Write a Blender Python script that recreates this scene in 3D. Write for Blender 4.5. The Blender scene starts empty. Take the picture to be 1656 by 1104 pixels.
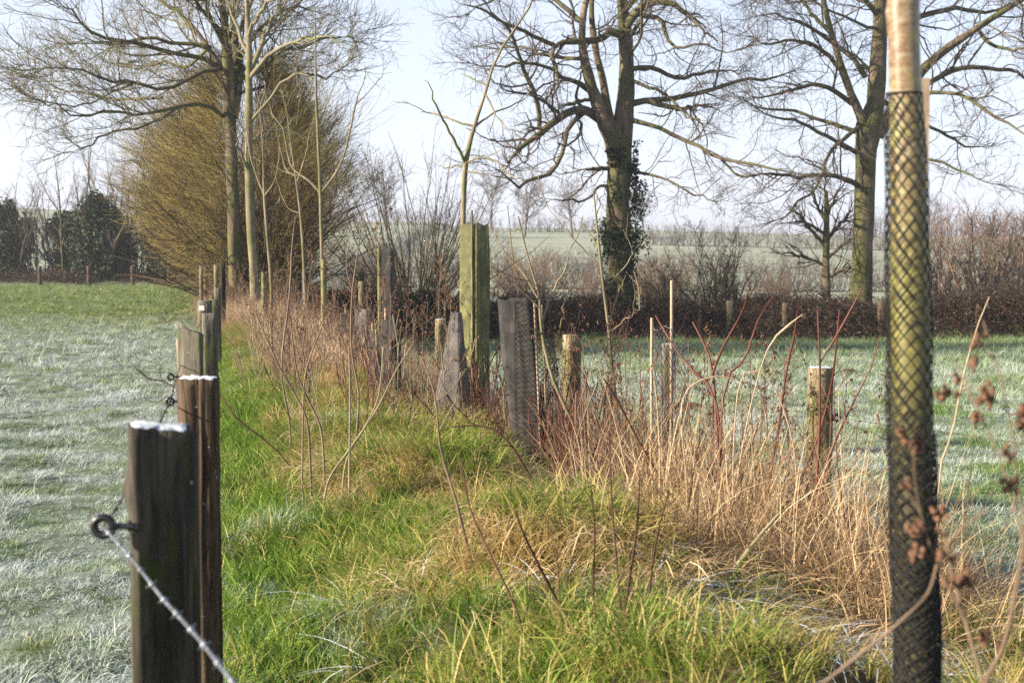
import bpy, math, random
import numpy as np
from mathutils import Vector, Matrix, noise as mnoise
R = math.radians
rng = np.random.default_rng(7)
random.seed(7)
scene = bpy.context.scene
COL = scene.collection

# ---------------------------------------------------------------- camera
CAMZ, FPX, HORIZ = 1.6, 2300.0, 400.0           # photo pixels (1656x1104)
PITCH = math.atan((552 - HORIZ) / FPX)
cam_d = bpy.data.cameras.new('camera'); cam = bpy.data.objects.new('camera', cam_d); COL.objects.link(cam)
cam.location = (0, 0, CAMZ); cam.rotation_euler = (math.pi / 2 - PITCH, 0, 0)
cam_d.sensor_width = 36; cam_d.lens = 36 * FPX / 1656
cam_d.clip_start = 0.05; cam_d.clip_end = 6000
cam_d.dof.use_dof = True; cam_d.dof.focus_distance = 9.5; cam_d.dof.aperture_fstop = 6.3
scene.camera = cam

# ---------------------------------------------------------------- world, sun
SUN_EL, SUN_AZ = R(23), R(-108)                 # azimuth from +Y, clockwise positive (negative = left)
sund = Vector((math.sin(SUN_AZ) * math.cos(SUN_EL), math.cos(SUN_AZ) * math.cos(SUN_EL), math.sin(SUN_EL)))
w = bpy.data.worlds.new('World'); scene.world = w; w.use_nodes = True
wn, wl = w.node_tree.nodes, w.node_tree.links
wn.clear()
wo = wn.new('ShaderNodeOutputWorld'); bg = wn.new('ShaderNodeBackground'); sky = wn.new('ShaderNodeTexSky')
sky.sky_type = 'NISHITA'; sky.sun_disc = False; sky.sun_elevation = SUN_EL; sky.sun_rotation = SUN_AZ
sky.air_density = 1.0; sky.dust_density = .8; sky.ozone_density = 2.0
mixw = wn.new('ShaderNodeMixRGB'); mixw.inputs[2].default_value = (6.7, 7.1, 8.4, 1)
wtc = wn.new('ShaderNodeTexCoord'); wsp = wn.new('ShaderNodeSeparateXYZ'); wl.new(wtc.outputs['Generated'], wsp.inputs[0])
wmr = wn.new('ShaderNodeMapRange'); wmr.inputs[1].default_value = 0.0; wmr.inputs[2].default_value = 0.6; wmr.inputs[3].default_value = .8; wmr.inputs[4].default_value = .05
wl.new(wsp.outputs[2], wmr.inputs[0]); wl.new(wmr.outputs[0], mixw.inputs[0])
wl.new(sky.outputs[0], mixw.inputs[1])
wl.new(mixw.outputs[0], bg.inputs[0]); bg.inputs[1].default_value = 0.058
wl.new(bg.outputs[0], wo.inputs[0])
sl = bpy.data.lights.new('sun', 'SUN'); sl.energy = 5.0; sl.angle = R(0.6); sl.color = (1, 0.87, 0.68)
so = bpy.data.objects.new('sun', sl); COL.objects.link(so); so.rotation_euler = (-sund).to_track_quat('-Z', 'Y').to_euler()
so.location = (-30, -10, 20)
scene.view_settings.view_transform = 'Standard'; scene.view_settings.look = 'None'
scene.view_settings.exposure = 1.55; scene.view_settings.gamma = 1
scene.render.engine = 'CYCLES'; scene.cycles.use_denoising = False
scene.cycles.max_bounces = 6; scene.cycles.transparent_max_bounces = 12; scene.cycles.volume_bounces = 0
scene.cycles.volume_max_steps = 8

# ---------------------------------------------------------------- helpers
def P(px, py, D):
    """point on the sight line of photo pixel px,py at depth D (metres along +Y)"""
    u, v = (px - 828) / FPX, (552 - py) / FPX
    c, s = math.cos(PITCH), math.sin(PITCH)
    dy, dz = c + v * s, -s + v * c
    k = D / dy
    return np.array([u * k, D, CAMZ + dz * k])
def sm(a, b, x):
    t = np.clip((x - a) / (b - a), 0, 1); return t * t * (3 - 2 * t)
def xc(D): return 1.55 - 0.225 * D
def G(x, y):
    """height of the ground"""
    x = np.asarray(x, float); y = np.asarray(y, float)
    D = np.clip(y, -20, 1e9)
    s = x - xc(np.minimum(D, 80))
    t = sm(-1.8, 3.2, s)
    Dn = np.minimum(D, 60)
    z = -0.007 * np.minimum(D, 90) * (1 - t) - 0.031 * np.minimum(Dn, 52) * t
    lump = 1 + .22 * np.sin(D * 1.9 + x * 1.3) * np.sin(D * .8 - x * 2.1) + .14 * np.sin(D * 4.3 + x * 3.7)
    z = z + 0.40 * lump * np.exp(-(s / 1.1) ** 2) * sm(75, 40, D) * sm(-2, 4, D)
    # far boundary bank on the right
    z = z + (.92 + .22 * np.sin(x * .9) + .14 * np.sin(x * 2.3 + 1)) * np.exp(-((D - 48.2 + 0.02 * x) / 1.35) ** 2) * sm(-11, -7, x)
    # left boundary low bank
    z = z + 0.5 * np.exp(-((D - 83) / 1.6) ** 2) * sm(-9, -12, x)
    # far hill
    u = x / np.maximum(D, 1)
    top = np.interp(u, [-0.6, -0.36, -0.2, 0.0, 0.2, 0.36, 0.6], [14, 11.5, 8.5, 6.4, 5.2, 5.0, 4.5])
    h = sm(95, 380, D)
    z = z + (top + 1.4) * h
    z = z - 14 * sm(420, 900, D)
    z = z + 0.5 * h * np.sin(x * 0.03 + 1)
    near = sm(60, 30, D)
    z = z + near * (0.02 * np.sin(x * 2.3 + y * 1.1) + 0.015 * np.sin(x * 5.1 - y * 3.7) + 0.012 * np.sin(y * 6.3 + x * 1.7))
    return z

def mesh(name, V, F, mat, parent=None, smooth=True, tint=None, link=True):
    V = np.asarray(V, np.float32).reshape(-1, 3); F = np.asarray(F, np.int32)
    me = bpy.data.meshes.new(name); nf, k = F.shape
    me.vertices.add(len(V)); me.vertices.foreach_set('co', V.ravel())
    me.loops.add(nf * k); me.loops.foreach_set('vertex_index', F.ravel())
    me.polygons.add(nf); me.polygons.foreach_set('loop_start', np.arange(nf, dtype=np.int32) * k)
    me.polygons.foreach_set('use_smooth', np.full(nf, smooth))
    me.update(calc_edges=True)
    if tint is not None:
        T = np.asarray(tint, np.float32)
        a = me.attributes.new('tint', 'FLOAT_VECTOR', 'POINT'); a.data.foreach_set('vector', T.ravel())
    for m in (mat if isinstance(mat, (list, tuple)) else [mat]): me.materials.append(m)
    o = bpy.data.objects.new(name, me)
    if link: COL.objects.link(o)
    if parent is not None: o.parent = parent
    return o

class Geo:
    """collects quads"""
    def __init__(s): s.V, s.F, s.T, s.n = [], [], [], 0
    def add(s, V, F, T=None):
        V = np.asarray(V, float).reshape(-1, 3); s.V.append(V); s.F.append(np.asarray(F) + s.n); s.n += len(V)
        s.T.append(np.zeros((len(V), 3)) if T is None else np.broadcast_to(np.asarray(T, float), (len(V), 3)))
    def tubes(s, Pn, Rn, n=4, T=None):
        Pn = np.asarray(Pn, float); Rn = np.asarray(Rn, float)
        if Pn.ndim == 2: Pn, Rn = Pn[None], Rn[None]
        N, k, _ = Pn.shape
        if N == 0: return
        t = np.gradient(Pn, axis=1); t /= np.linalg.norm(t, axis=2, keepdims=True) + 1e-9
        m = t.mean(1); ref = np.where(np.abs(m[:, 2:3]) < .8, np.array([[0, 0, 1.]]), np.array([[1., 0, 0]]))
        u = np.cross(t, ref[:, None, :]); u /= np.linalg.norm(u, axis=2, keepdims=True) + 1e-9
        v = np.cross(t, u)
        a = np.arange(n) * 2 * math.pi / n
        V = Pn[:, :, None, :] + Rn[:, :, None, None] * (np.cos(a)[None, None, :, None] * u[:, :, None, :] + np.sin(a)[None, None, :, None] * v[:, :, None, :])
        b = (np.arange(N) * k * n)[:, None, None]; i = (np.arange(k - 1) * n)[None, :, None]; j = np.arange(n)[None, None, :]; j2 = (j + 1) % n
        F = np.stack([b + i + j, b + i + j2, b + i + n + j2, b + i + n + j], -1).reshape(-1, 4)
        if T is None:
            r = rng.random(N); T = np.stack([np.repeat(r, k * n), np.tile(np.repeat(np.linspace(0, 1, k), n), N), np.zeros(N * k * n)], 1)
        s.add(V, F, T)
    def quads(s, C, A, B, T=None):
        """quads centred C spanned by half-vectors A,B (N,3)"""
        V = np.stack([C - A, C - B * .7 , C + A, C + B * .7], 1)
        N = len(C); F = np.arange(N * 4).reshape(N, 4)
        if T is None:
            r = rng.random(N); T = np.stack([np.repeat(r, 4), np.tile([0, .5, 1, .5], N), np.zeros(N * 4)], 1)
        s.add(V.reshape(-1, 3), F, T)
    def box(s, a, b, T=None):
        (x0, y0, z0), (x1, y1, z1) = a, b
        V = [(x0, y0, z0), (x1, y0, z0), (x1, y1, z0), (x0, y1, z0), (x0, y0, z1), (x1, y0, z1), (x1, y1, z1), (x0, y1, z1)]
        s.add(V, [(0, 3, 2, 1), (4, 5, 6, 7), (0, 1, 5, 4), (1, 2, 6, 5), (2, 3, 7, 6), (3, 0, 4, 7)], T)
    def build(s, name, mat, parent=None, smooth=True, link=True, origin=None):
        V = np.concatenate(s.V)
        if origin is not None: V = V - np.asarray(origin, float)[None]
        return mesh(name, V, np.concatenate(s.F), mat, parent, smooth, np.concatenate(s.T), link)

def unit(v): return v / (np.linalg.norm(v, axis=-1, keepdims=True) + 1e-9)
LABELS = {}
def tag(o, label=None, cat=None, group=None, kind=None):
    if label: o['label'] = label
    if cat: o['category'] = cat
    if group: o['group'] = group
    if kind: o['kind'] = kind
    return o
def thing(name, loc, label, cat, group=None):
    o = bpy.data.objects.new(name, None); COL.objects.link(o); o.location = [float(c) for c in loc]; o.empty_display_size = .1
    return tag(o, label, cat, group)
def copy_tree(o, parent=None):
    c = o.copy(); COL.objects.link(c); c.parent = parent
    for ch in [q for q in o.children]: copy_tree(ch, c)
    return c

# ---------------------------------------------------------------- materials
def newmat(name):
    m = bpy.data.materials.new(name); m.use_nodes = True; nt = m.node_tree; nt.nodes.clear()
    return m, nt.nodes, nt.links, nt.nodes.new('ShaderNodeOutputMaterial')
def ramp(n, stops, inter='LINEAR'):
    r = n.new('ShaderNodeValToRGB'); r.color_ramp.interpolation = inter
    e = r.color_ramp.elements
    while len(e) < len(stops): e.new(0.5)
    for el, (p, c) in zip(e, stops): el.position = p; el.color = (*c, 1)
    return r
def noise(n, l, scale, detail=4, coord=None, rough=.55, stretch=None):
    t = n.new('ShaderNodeTexNoise'); t.inputs['Scale'].default_value = scale; t.inputs['Detail'].default_value = detail; t.inputs['Roughness'].default_value = rough
    if coord is not None:
        if stretch:
            mp = n.new('ShaderNodeMapping'); mp.inputs['Scale'].default_value = stretch; l.new(coord, mp.inputs[0]); coord = mp.outputs[0]
        l.new(coord, t.inputs['Vector'])
    return t
def mix(n, l, fac, a, b):
    m = n.new('ShaderNodeMixRGB')
    for s, v in ((0, fac), (1, a), (2, b)):
        if isinstance(v, (int, float)): m.inputs[s].default_value = v
        elif isinstance(v, tuple): m.inputs[s].default_value = (*v, 1)
        else: l.new(v, m.inputs[s])
    return m.outputs[0]
def math_(n, l, op, a, b=0.0, clamp=False):
    m = n.new('ShaderNodeMath'); m.operation = op; m.use_clamp = clamp
    for s, v in ((0, a), (1, b)):
        if isinstance(v, (int, float)): m.inputs[s].default_value = v
        else: l.new(v, m.inputs[s])
    return m.outputs[0]

def bark(name, c1, c2, c3=None, scale=6.0, patch=1.2, bump=.5, rough=.9, tipc=None, amount=.55):
    """bark: two tones streaked along the wood, a third (moss, lichen) in patches"""
    m, n, l, out = newmat(name)
    g = n.new('ShaderNodeNewGeometry'); b = n.new('ShaderNodeBsdfPrincipled'); b.inputs['Roughness'].default_value = rough
    b.inputs['Specular IOR Level'].default_value = .25
    a = noise(n, l, scale, 6, g.outputs['Position'], .65, (1, 1, .25))
    r = ramp(n, [(.32, c1), (.68, c2)]); l.new(a.outputs['Fac'], r.inputs[0]); c = r.outputs[0]
    if c3:
        p = noise(n, l, patch, 5, g.outputs['Position'], .7)
        q = ramp(n, [(amount - .06, (0, 0, 0)), (amount + .08, (1, 1, 1))]); l.new(p.outputs['Fac'], q.inputs[0])
        c = mix(n, l, q.outputs[0], c, c3)
    l.new(c, b.inputs['Base Color'])
    bp = n.new('ShaderNodeBump'); bp.inputs['Strength'].default_value = bump; bp.inputs['Distance'].default_value = .03
    l.new(a.outputs['Fac'], bp.inputs['Height']); l.new(bp.outputs[0], b.inputs['Normal'])
    l.new(b.outputs[0], out.inputs[0])
    return m

def blades(name, stops, trans=.35, frost=None, frost_scale=.8, frost_lo=.45, frost_hi=.6, rough=.55, patch=None, gradbot=None):
    """grass, leaves: colour per blade from the tint attribute, translucent, with frost where the noise says"""
    m, n, l, out = newmat(name)
    at = n.new('ShaderNodeAttribute'); at.attribute_name = 'tint'
    sp = n.new('ShaderNodeSeparateXYZ'); l.new(at.outputs['Vector'], sp.inputs[0])
    g = n.new('ShaderNodeNewGeometry')
    r = ramp(n, stops)
    nz = noise(n, l, 1.1, 3, g.outputs['Position'])
    v = math_(n, l, 'ADD', sp.outputs[0], math_(n, l, 'MULTIPLY', math_(n, l, 'SUBTRACT', nz.outputs['Fac'], .5), 1.1), True)
    l.new(v, r.inputs[0]); c = r.outputs[0]
    if patch:
        pc, psc, plo, phi = patch
        pn = noise(n, l, psc, 4, g.outputs['Position'])
        pr = ramp(n, [(plo, (0, 0, 0)), (phi, (1, 1, 1))]); l.new(pn.outputs['Fac'], pr.inputs[0])
        c = mix(n, l, math_(n, l, 'MULTIPLY', pr.outputs[0], .8), c, pc)
    if frost:
        fn = noise(n, l, frost_scale, 5, g.outputs['Position'], .65)
        fr = ramp(n, [(frost_lo, (0, 0, 0)), (frost_hi, (1, 1, 1))]); l.new(fn.outputs['Fac'], fr.inputs[0])
        # rime sits on the upper part of the blade, less on some
        f = math_(n, l, 'MULTIPLY', fr.outputs[0], math_(n, l, 'ADD', math_(n, l, 'MULTIPLY', sp.outputs[1], .8), .35, True), True)
        if len(frost) > 3:      # green strip beyond a distance in Y
            sy = n.new('ShaderNodeSeparateXYZ'); l.new(g.outputs['Position'], sy.inputs[0])
            yy = math_(n, l, 'ADD', sy.outputs[1], math_(n, l, 'MULTIPLY', math_(n, l, 'SUBTRACT', nz.outputs['Fac'], .5), frost[5]))
            mr = n.new('ShaderNodeMapRange'); mr.inputs[1].default_value = frost[3]; mr.inputs[2].default_value = frost[4]; mr.inputs[3].default_value = 1; mr.inputs[4].default_value = .06
            l.new(yy, mr.inputs[0]); f = math_(n, l, 'MULTIPLY', f, mr.outputs[0])
        c = mix(n, l, f, c, tuple(frost[:3]))
    d = n.new('ShaderNodeBsdfPrincipled'); d.inputs['Roughness'].default_value = rough; d.inputs['Specular IOR Level'].default_value = .3
    l.new(c, d.inputs['Base Color'])
    t = n.new('ShaderNodeBsdfTranslucent'); l.new(c, t.inputs[0])
    ms = n.new('ShaderNodeMixShader'); ms.inputs[0].default_value = trans
    l.new(d.outputs[0], ms.inputs[1]); l.new(t.outputs[0], ms.inputs[2]); l.new(ms.outputs[0], out.inputs[0])
    return m

M = {}
M['oak'] = bark('oak_bark', (.035, .028, .02), (.22, .165, .105), (.075, .08, .028), 5, .9, .9, amount=.5)
M['oaklimb'] = bark('oak_limb_bark', (.04, .033, .025), (.15, .12, .085), (.10, .10, .035), 5, 1.3, .4, amount=.5)
M['twig'] = bark('twig_bark', (.06, .047, .038), (.11, .085, .07), None, 6, bump=0)
M['twiglight'] = bark('pale_twig', (.13, .11, .08), (.22, .19, .13), (.17, .18, .07), 4, 1.5, bump=0)
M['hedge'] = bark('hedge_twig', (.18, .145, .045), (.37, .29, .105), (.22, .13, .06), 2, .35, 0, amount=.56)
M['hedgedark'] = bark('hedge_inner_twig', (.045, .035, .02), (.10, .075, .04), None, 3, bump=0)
M['rod'] = bark('hazel_rod', (.10, .085, .04), (.22, .18, .09), None, 4, bump=0)
M['olivestem'] = bark('olive_stem', (.045, .04, .018), (.12, .10, .05), None, 12, bump=0)
M['fartwig'] = bark('far_twig', (.09, .075, .07), (.15, .12, .10), None, 3, bump=0)
M['brownshrub'] = bark('brown_shrub_twig', (.12, .075, .055), (.2, .14, .10), None, 3, bump=0)
M['sapling'] = bark('sapling_bark', (.09, .08, .05), (.27, .22, .14), (.11, .12, .035), 10, 3, .2, amount=.56)
M['ivy'] = blades('ivy_leaf', [(0, (.012, .022, .010)), (.6, (.025, .045, .018)), (1, (.045, .068, .028))], .12, rough=.75)
M['bramble'] = blades('bramble', [(0, (.018, .011, .009)), (.45, (.045, .025, .017)), (.8, (.085, .045, .028)), (1, (.03, .042, .018))], .15)
M['cane'] = bark('bramble_cane', (.045, .02, .018), (.11, .055, .04), None, 5, bump=0)
M['redstem'] = bark('red_stem', (.07, .022, .018), (.16, .06, .04), None, 9, bump=0, rough=.5)
M['brownstem'] = bark('brown_stem', (.085, .058, .04), (.24, .17, .115), None, 12, bump=0, rough=.7)
M['greystem'] = bark('grey_stem', (.14, .12, .07), (.3, .25, .16), None, 12, bump=0, rough=.7)
M['seed'] = bark('seed_head', (.07, .035, .022), (.2, .11, .07), None, 60, bump=.3)
# strip grasses
FR = (.62, .68, .72)
M['grass'] = blades('strip_grass', [(0, (.07, .125, .018)), (.35, (.15, .25, .03)), (.65, (.29, .32, .06)), (1, (.55, .42, .18))], .4, patch=((.52, .35, .15), .9, .5, .64))
M['verge'] = blades('verge_grass', [(0, (.065, .14, .016)), (.5, (.15, .27, .03)), (.85, (.27, .35, .055)), (1, (.48, .42, .16))], .4, frost=FR, frost_scale=1.3, frost_lo=.60, frost_hi=.74)
M['field'] = blades('left_field_grass', [(0, (.08, .16, .025)), (.6, (.15, .25, .045)), (1, (.36, .33, .16))], .3, frost=(.56, .61, .65, 26, 40, 14), frost_scale=1.7, frost_lo=.30, frost_hi=.56)
M['rfield'] = blades('right_field_grass', [(0, (.08, .17, .03)), (.6, (.15, .26, .05)), (1, (.34, .34, .16))], .3, frost=(.55, .60, .61, 20, 50, 14), frost_scale=.9, frost_lo=.36, frost_hi=.58)
M['dry'] = blades('dry_grass', [(0, (.20, .115, .055)), (.35, (.44, .30, .16)), (.8, (.64, .48, .29)), (1, (.76, .62, .42))], .35)
M['drypink'] = blades('dry_grass_far', [(0, (.30, .19, .11)), (.5, (.50, .35, .22)), (1, (.62, .48, .34))], .35)
M['icy'] = blades('frosted_litter', [(0, (.3, .28, .22)), (.5, (.5, .52, .52)), (1, (.68, .74, .82))], .25)

def ground_material():
    m, n, l, out = newmat('ground')
    g = n.new('ShaderNodeNewGeometry'); pos = g.outputs['Position']
    at = n.new('ShaderNodeAttribute'); at.attribute_name = 'tint'     # x: 0 field .. 1 strip ; y: bank soil/litter with under-shadow in its colour ; z: tan field
    sp = n.new('ShaderNodeSeparateXYZ'); l.new(at.outputs['Vector'], sp.inputs[0])
    a = noise(n, l, 2.5, 8, pos, .7); b_ = noise(n, l, 14, 6, pos, .7); big = noise(n, l, .03, 5, pos, .6)
    grass = ramp(n, [(.3, (.035, .06, .018)), (.7, (.10, .13, .05))]); l.new(b_.outputs['Fac'], grass.inputs[0])
    fr = ramp(n, [(.38, (.0, .0, .0)), (.6, (1, 1, 1))]); l.new(a.outputs['Fac'], fr.inputs[0])
    sy = n.new('ShaderNodeSeparateXYZ'); l.new(pos, sy.inputs[0])
    mr = n.new('ShaderNodeMapRange'); mr.inputs[1].default_value = 60; mr.inputs[2].default_value = 95; l.new(sy.outputs[1], mr.inputs[0])
    nearc = mix(n, l, math_(n, l, 'MULTIPLY', fr.outputs[0], .5), grass.outputs[0], (.30, .35, .34))
    band = noise(n, l, .03, 8, pos, .8, (1, 3, 1))
    farr = ramp(n, [(.3, (.17, .20, .135)), (.5, (.26, .285, .22)), (.72, (.37, .39, .33))]); l.new(band.outputs['Fac'], farr.inputs[0])
    field = mix(n, l, mr.outputs[0], nearc, farr.outputs[0])
    strip = ramp(n, [(.35, (.035, .035, .014)), (.65, (.12, .085, .04))]); l.new(b_.outputs['Fac'], strip.inputs[0])
    c = mix(n, l, sp.outputs[0], field, strip.outputs[0])
    litter_shade = ramp(n, [(.3, (.02, .013, .009)), (.7, (.06, .036, .024))]); l.new(b_.outputs['Fac'], litter_shade.inputs[0])  # bank soil and litter, colour darkened to stand for shadow under the growth
    c = mix(n, l, sp.outputs[1], c, litter_shade.outputs[0])
    c = mix(n, l, sp.outputs[2], c, (.42, .30, .22))
    b = n.new('ShaderNodeBsdfPrincipled'); b.inputs['Roughness'].default_value = .95; b.inputs['Specular IOR Level'].default_value = .1
    l.new(c, b.inputs['Base Color'])
    bp = n.new('ShaderNodeBump'); bp.inputs['Strength'].default_value = .6; bp.inputs['Distance'].default_value = .05
    l.new(b_.outputs['Fac'], bp.inputs['Height']); l.new(bp.outputs[0], b.inputs['Normal'])
    l.new(b.outputs[0], out.inputs[0]); return m
M['ground'] = ground_material()

def wood_post(name, ca, cb, moss=(.05, .07, .012), mossamt=.62, side=None, lichen=True):
    m, n, l, out = newmat(name)
    tc = n.new('ShaderNodeTexCoord'); pos = tc.outputs['Object']
    grain = noise(n, l, 42, 8, pos, .75, (1, 1, .085)); grain.inputs['Distortion'].default_value = .5; wide = noise(n, l, 9, 4, pos, .6, (1, 1, .18))
    r = ramp(n, [(.3, tuple(x * .28 for x in ca)), (.45, ca), (.7, cb)]); l.new(grain.outputs['Fac'], r.inputs[0])
    r2 = ramp(n, [(.35, (.4, .36, .32)), (.62, (1, 1, 1))]); l.new(wide.outputs['Fac'], r2.inputs[0])
    mm = n.new('ShaderNodeMixRGB'); mm.blend_type = 'MULTIPLY'; mm.inputs[0].default_value = .85; l.new(r.outputs[0], mm.inputs[1]); l.new(r2.outputs[0], mm.inputs[2])
    p = noise(n, l, 7, 5, pos, .7, (1, 1, .35)); q = ramp(n, [(mossamt - .03, (0, 0, 0)), (mossamt + .05, (1, 1, 1))]); l.new(p.outputs['Fac'], q.inputs[0])
    c = mix(n, l, q.outputs[0], mm.outputs[0], moss)
    if lichen:
        p2 = noise(n, l, 26, 3, pos, .5); q2 = ramp(n, [(.70, (0, 0, 0)), (.74, (1, 1, 1))]); l.new(p2.outputs['Fac'], q2.inputs[0])
        c = mix(n, l, q2.outputs[0], c, (.33, .36, .32))
    b = n.new('ShaderNodeBsdfPrincipled'); b.inputs['Roughness'].default_value = .85; b.inputs['Specular IOR Level'].default_value = .2
    l.new(c, b.inputs['Base Color'])
    bp = n.new('ShaderNodeBump'); bp.inputs['Strength'].default_value = .7; bp.inputs['Distance'].default_value = .006
    l.new(grain.outputs['Fac'], bp.inputs['Height']); l.new(bp.outputs[0], b.inputs['Normal'])
    l.new(b.outputs[0], out.inputs[0]); return m
M['post'] = wood_post('weathered_oak_post', (.05, .045, .036), (.15, .13, .10), moss=(.035, .05, .008), mossamt=.58)
M['postbrown'] = wood_post('brown_post', (.055, .038, .026), (.19, .13, .085), mossamt=.64)
M['postgrey'] = wood_post('grey_split_post', (.12, .11, .09), (.30, .27, .21), moss=(.09, .105, .045), mossamt=.55)
M['postpale'] = wood_post('pale_post', (.17, .14, .085), (.40, .33, .21), moss=(.12, .12, .045), mossamt=.54)
M['postdark'] = wood_post('dark_post', (.02, .018, .016), (.05, .045, .04))

def simple(name, c, rough=.6, metal=0, nscale=None, c2=None, bump=0):
    m, n, l, out = newmat(name); b = n.new('ShaderNodeBsdfPrincipled')
    b.inputs['Base Color'].default_value = (*c, 1); b.inputs['Roughness'].default_value = rough; b.inputs['Metallic'].default_value = metal
    if nscale:
        tc = n.new('ShaderNodeTexCoord'); a = noise(n, l, nscale, 5, tc.outputs['Object'], .65)
        r = ramp(n, [(.38, c), (.62, c2 or c)]); l.new(a.outputs['Fac'], r.inputs[0]); l.new(r.outputs[0], b.inputs['Base Color'])
        if bump:
            bp = n.new('ShaderNodeBump'); bp.inputs['Strength'].default_value = bump; bp.inputs['Distance'].default_value = .004
            l.new(a.outputs['Fac'], bp.inputs['Height']); l.new(bp.outputs[0], b.inputs['Normal'])
    l.new(b.outputs[0], out.inputs[0]); return m
M['frost'] = simple('frost_cap', (.34, .38, .44), .85, 0, 55, (.68, .73, .80), 1)
M['insul'] = simple('black_insulator', (.008, .008, .01), .35, 0, 40, (.02, .02, .022))
M['wire'] = simple('galvanised_wire', (.30, .34, .40), .45, .6, 30, (.16, .17, .19))
M['wiredark'] = simple('old_wire', (.06, .055, .05), .6, .5, 30, (.12, .1, .08))
M['net'] = simple('black_netting', (.005, .005, .005), .8, 0, 12, (.012, .012, .013))
M['netgrey'] = simple('grey_netting', (.055, .055, .062), .5, 0, 8, (.12, .115, .12))
M['netmoss'] = simple('mossy_netting', (.07, .08, .025), .8, 0, 6, (.19, .18, .06))
M['stakepale'] = simple('pale_stake', (.28, .2, .13), .7, 0, 30, (.42, .32, .22), .3)

def mesh_sheet(name, c1, c2, cell, hole=.5):
    """woven plastic sheet: diamond holes from UV in metres"""
    m, n, l, out = newmat(name)
    tc = n.new('ShaderNodeTexCoord'); sp = n.new('ShaderNodeSeparateXYZ'); l.new(tc.outputs['UV'], sp.inputs[0])
    A = math_(n, l, 'ADD', sp.outputs[0], sp.outputs[1]); B = math_(n, l, 'SUBTRACT', sp.outputs[0], sp.outputs[1])
    def tri(x):
        return math_(n, l, 'PINGPONG', math_(n, l, 'DIVIDE', x, cell), .5)
    mn = math_(n, l, 'MINIMUM', tri(A), tri(B))
    isn = math_(n, l, 'GREATER_THAN', mn, .5 - hole)       # hole
    nz = noise(n, l, 7, 5, tc.outputs['Object'], .7)
    clog = math_(n, l, 'LESS_THAN', nz.outputs['Fac'], .56)
    isn = math_(n, l, 'MULTIPLY', isn, clog)
    r = ramp(n, [(.35, c1), (.65, c2)]); l.new(nz.outputs['Fac'], r.inputs[0])
    b = n.new('ShaderNodeBsdfPrincipled'); b.inputs['Roughness'].default_value = .75; l.new(r.outputs[0], b.inputs['Base Color'])
    t = n.new('ShaderNodeBsdfTransparent'); ms = n.new('ShaderNodeMixShader')
    l.new(isn, ms.inputs[0]); l.new(b.outputs[0], ms.inputs[1]); l.new(t.outputs[0], ms.inputs[2]); l.new(ms.outputs[0], out.inputs[0])
    return m
M['sheetgreen'] = mesh_sheet('mossy_mesh_sheet', (.045, .05, .014), (.15, .15, .045), .014, .2)
M['sheetgrey'] = mesh_sheet('grey_mesh_sheet', (.04, .036, .036), (.115, .10, .095), .012, .2)
M['sheetdark'] = mesh_sheet('dark_mesh_sheet', (.010, .009, .009), (.038, .034, .032), .014, .2)

# ---------------------------------------------------------------- ground: one sheet, finer near the camera
def build_ground():
    ys = np.concatenate([np.linspace(-15, 4, 20), np.geomspace(4.2, 30, 170), np.linspace(30.3, 60, 90), np.geomspace(61, 120, 50), np.geomspace(125, 450, 60), np.geomspace(500, 3500, 20)])
    us = np.linspace(-1, 1, 301); us = np.sign(us) * np.abs(us) ** 1.5
    Y, U = np.meshgrid(ys, us, indexing='ij')
    X = U * (16 + 1.0 * np.maximum(Y, 0))
    Z = G(X, Y)
    V = np.stack([X, Y, Z], -1).reshape(-1, 3)
    nr, nc = Y.shape; i, j = np.meshgrid(np.arange(nr - 1), np.arange(nc - 1), indexing='ij'); a = i * nc + j
    F = np.stack([a, a + 1, a + nc + 1, a + nc], -1).reshape(-1, 4)
    s = X - xc(np.minimum(Y, 80))
    strip = sm(-1.75, -1.2, s) * sm(2.4, 1.6, s) * (Y < 85)
    bank = np.clip(sm(46.2, 47.0, Y + .02 * X) * sm(50.5, 49.5, Y + .02 * X) * sm(-11, -7, X) + sm(81, 82, Y) * sm(86, 85, Y) * (X < -9), 0, 1)
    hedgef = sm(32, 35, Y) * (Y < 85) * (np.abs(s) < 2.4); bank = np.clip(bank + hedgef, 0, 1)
    tanf = sm(300, 310, Y) * sm(450, 400, Y) * sm(.27, .30, X / np.maximum(Y, 1))
    T = np.stack([strip, bank, tanf], -1).reshape(-1, 3)
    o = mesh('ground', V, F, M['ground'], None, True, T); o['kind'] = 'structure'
build_ground()

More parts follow.
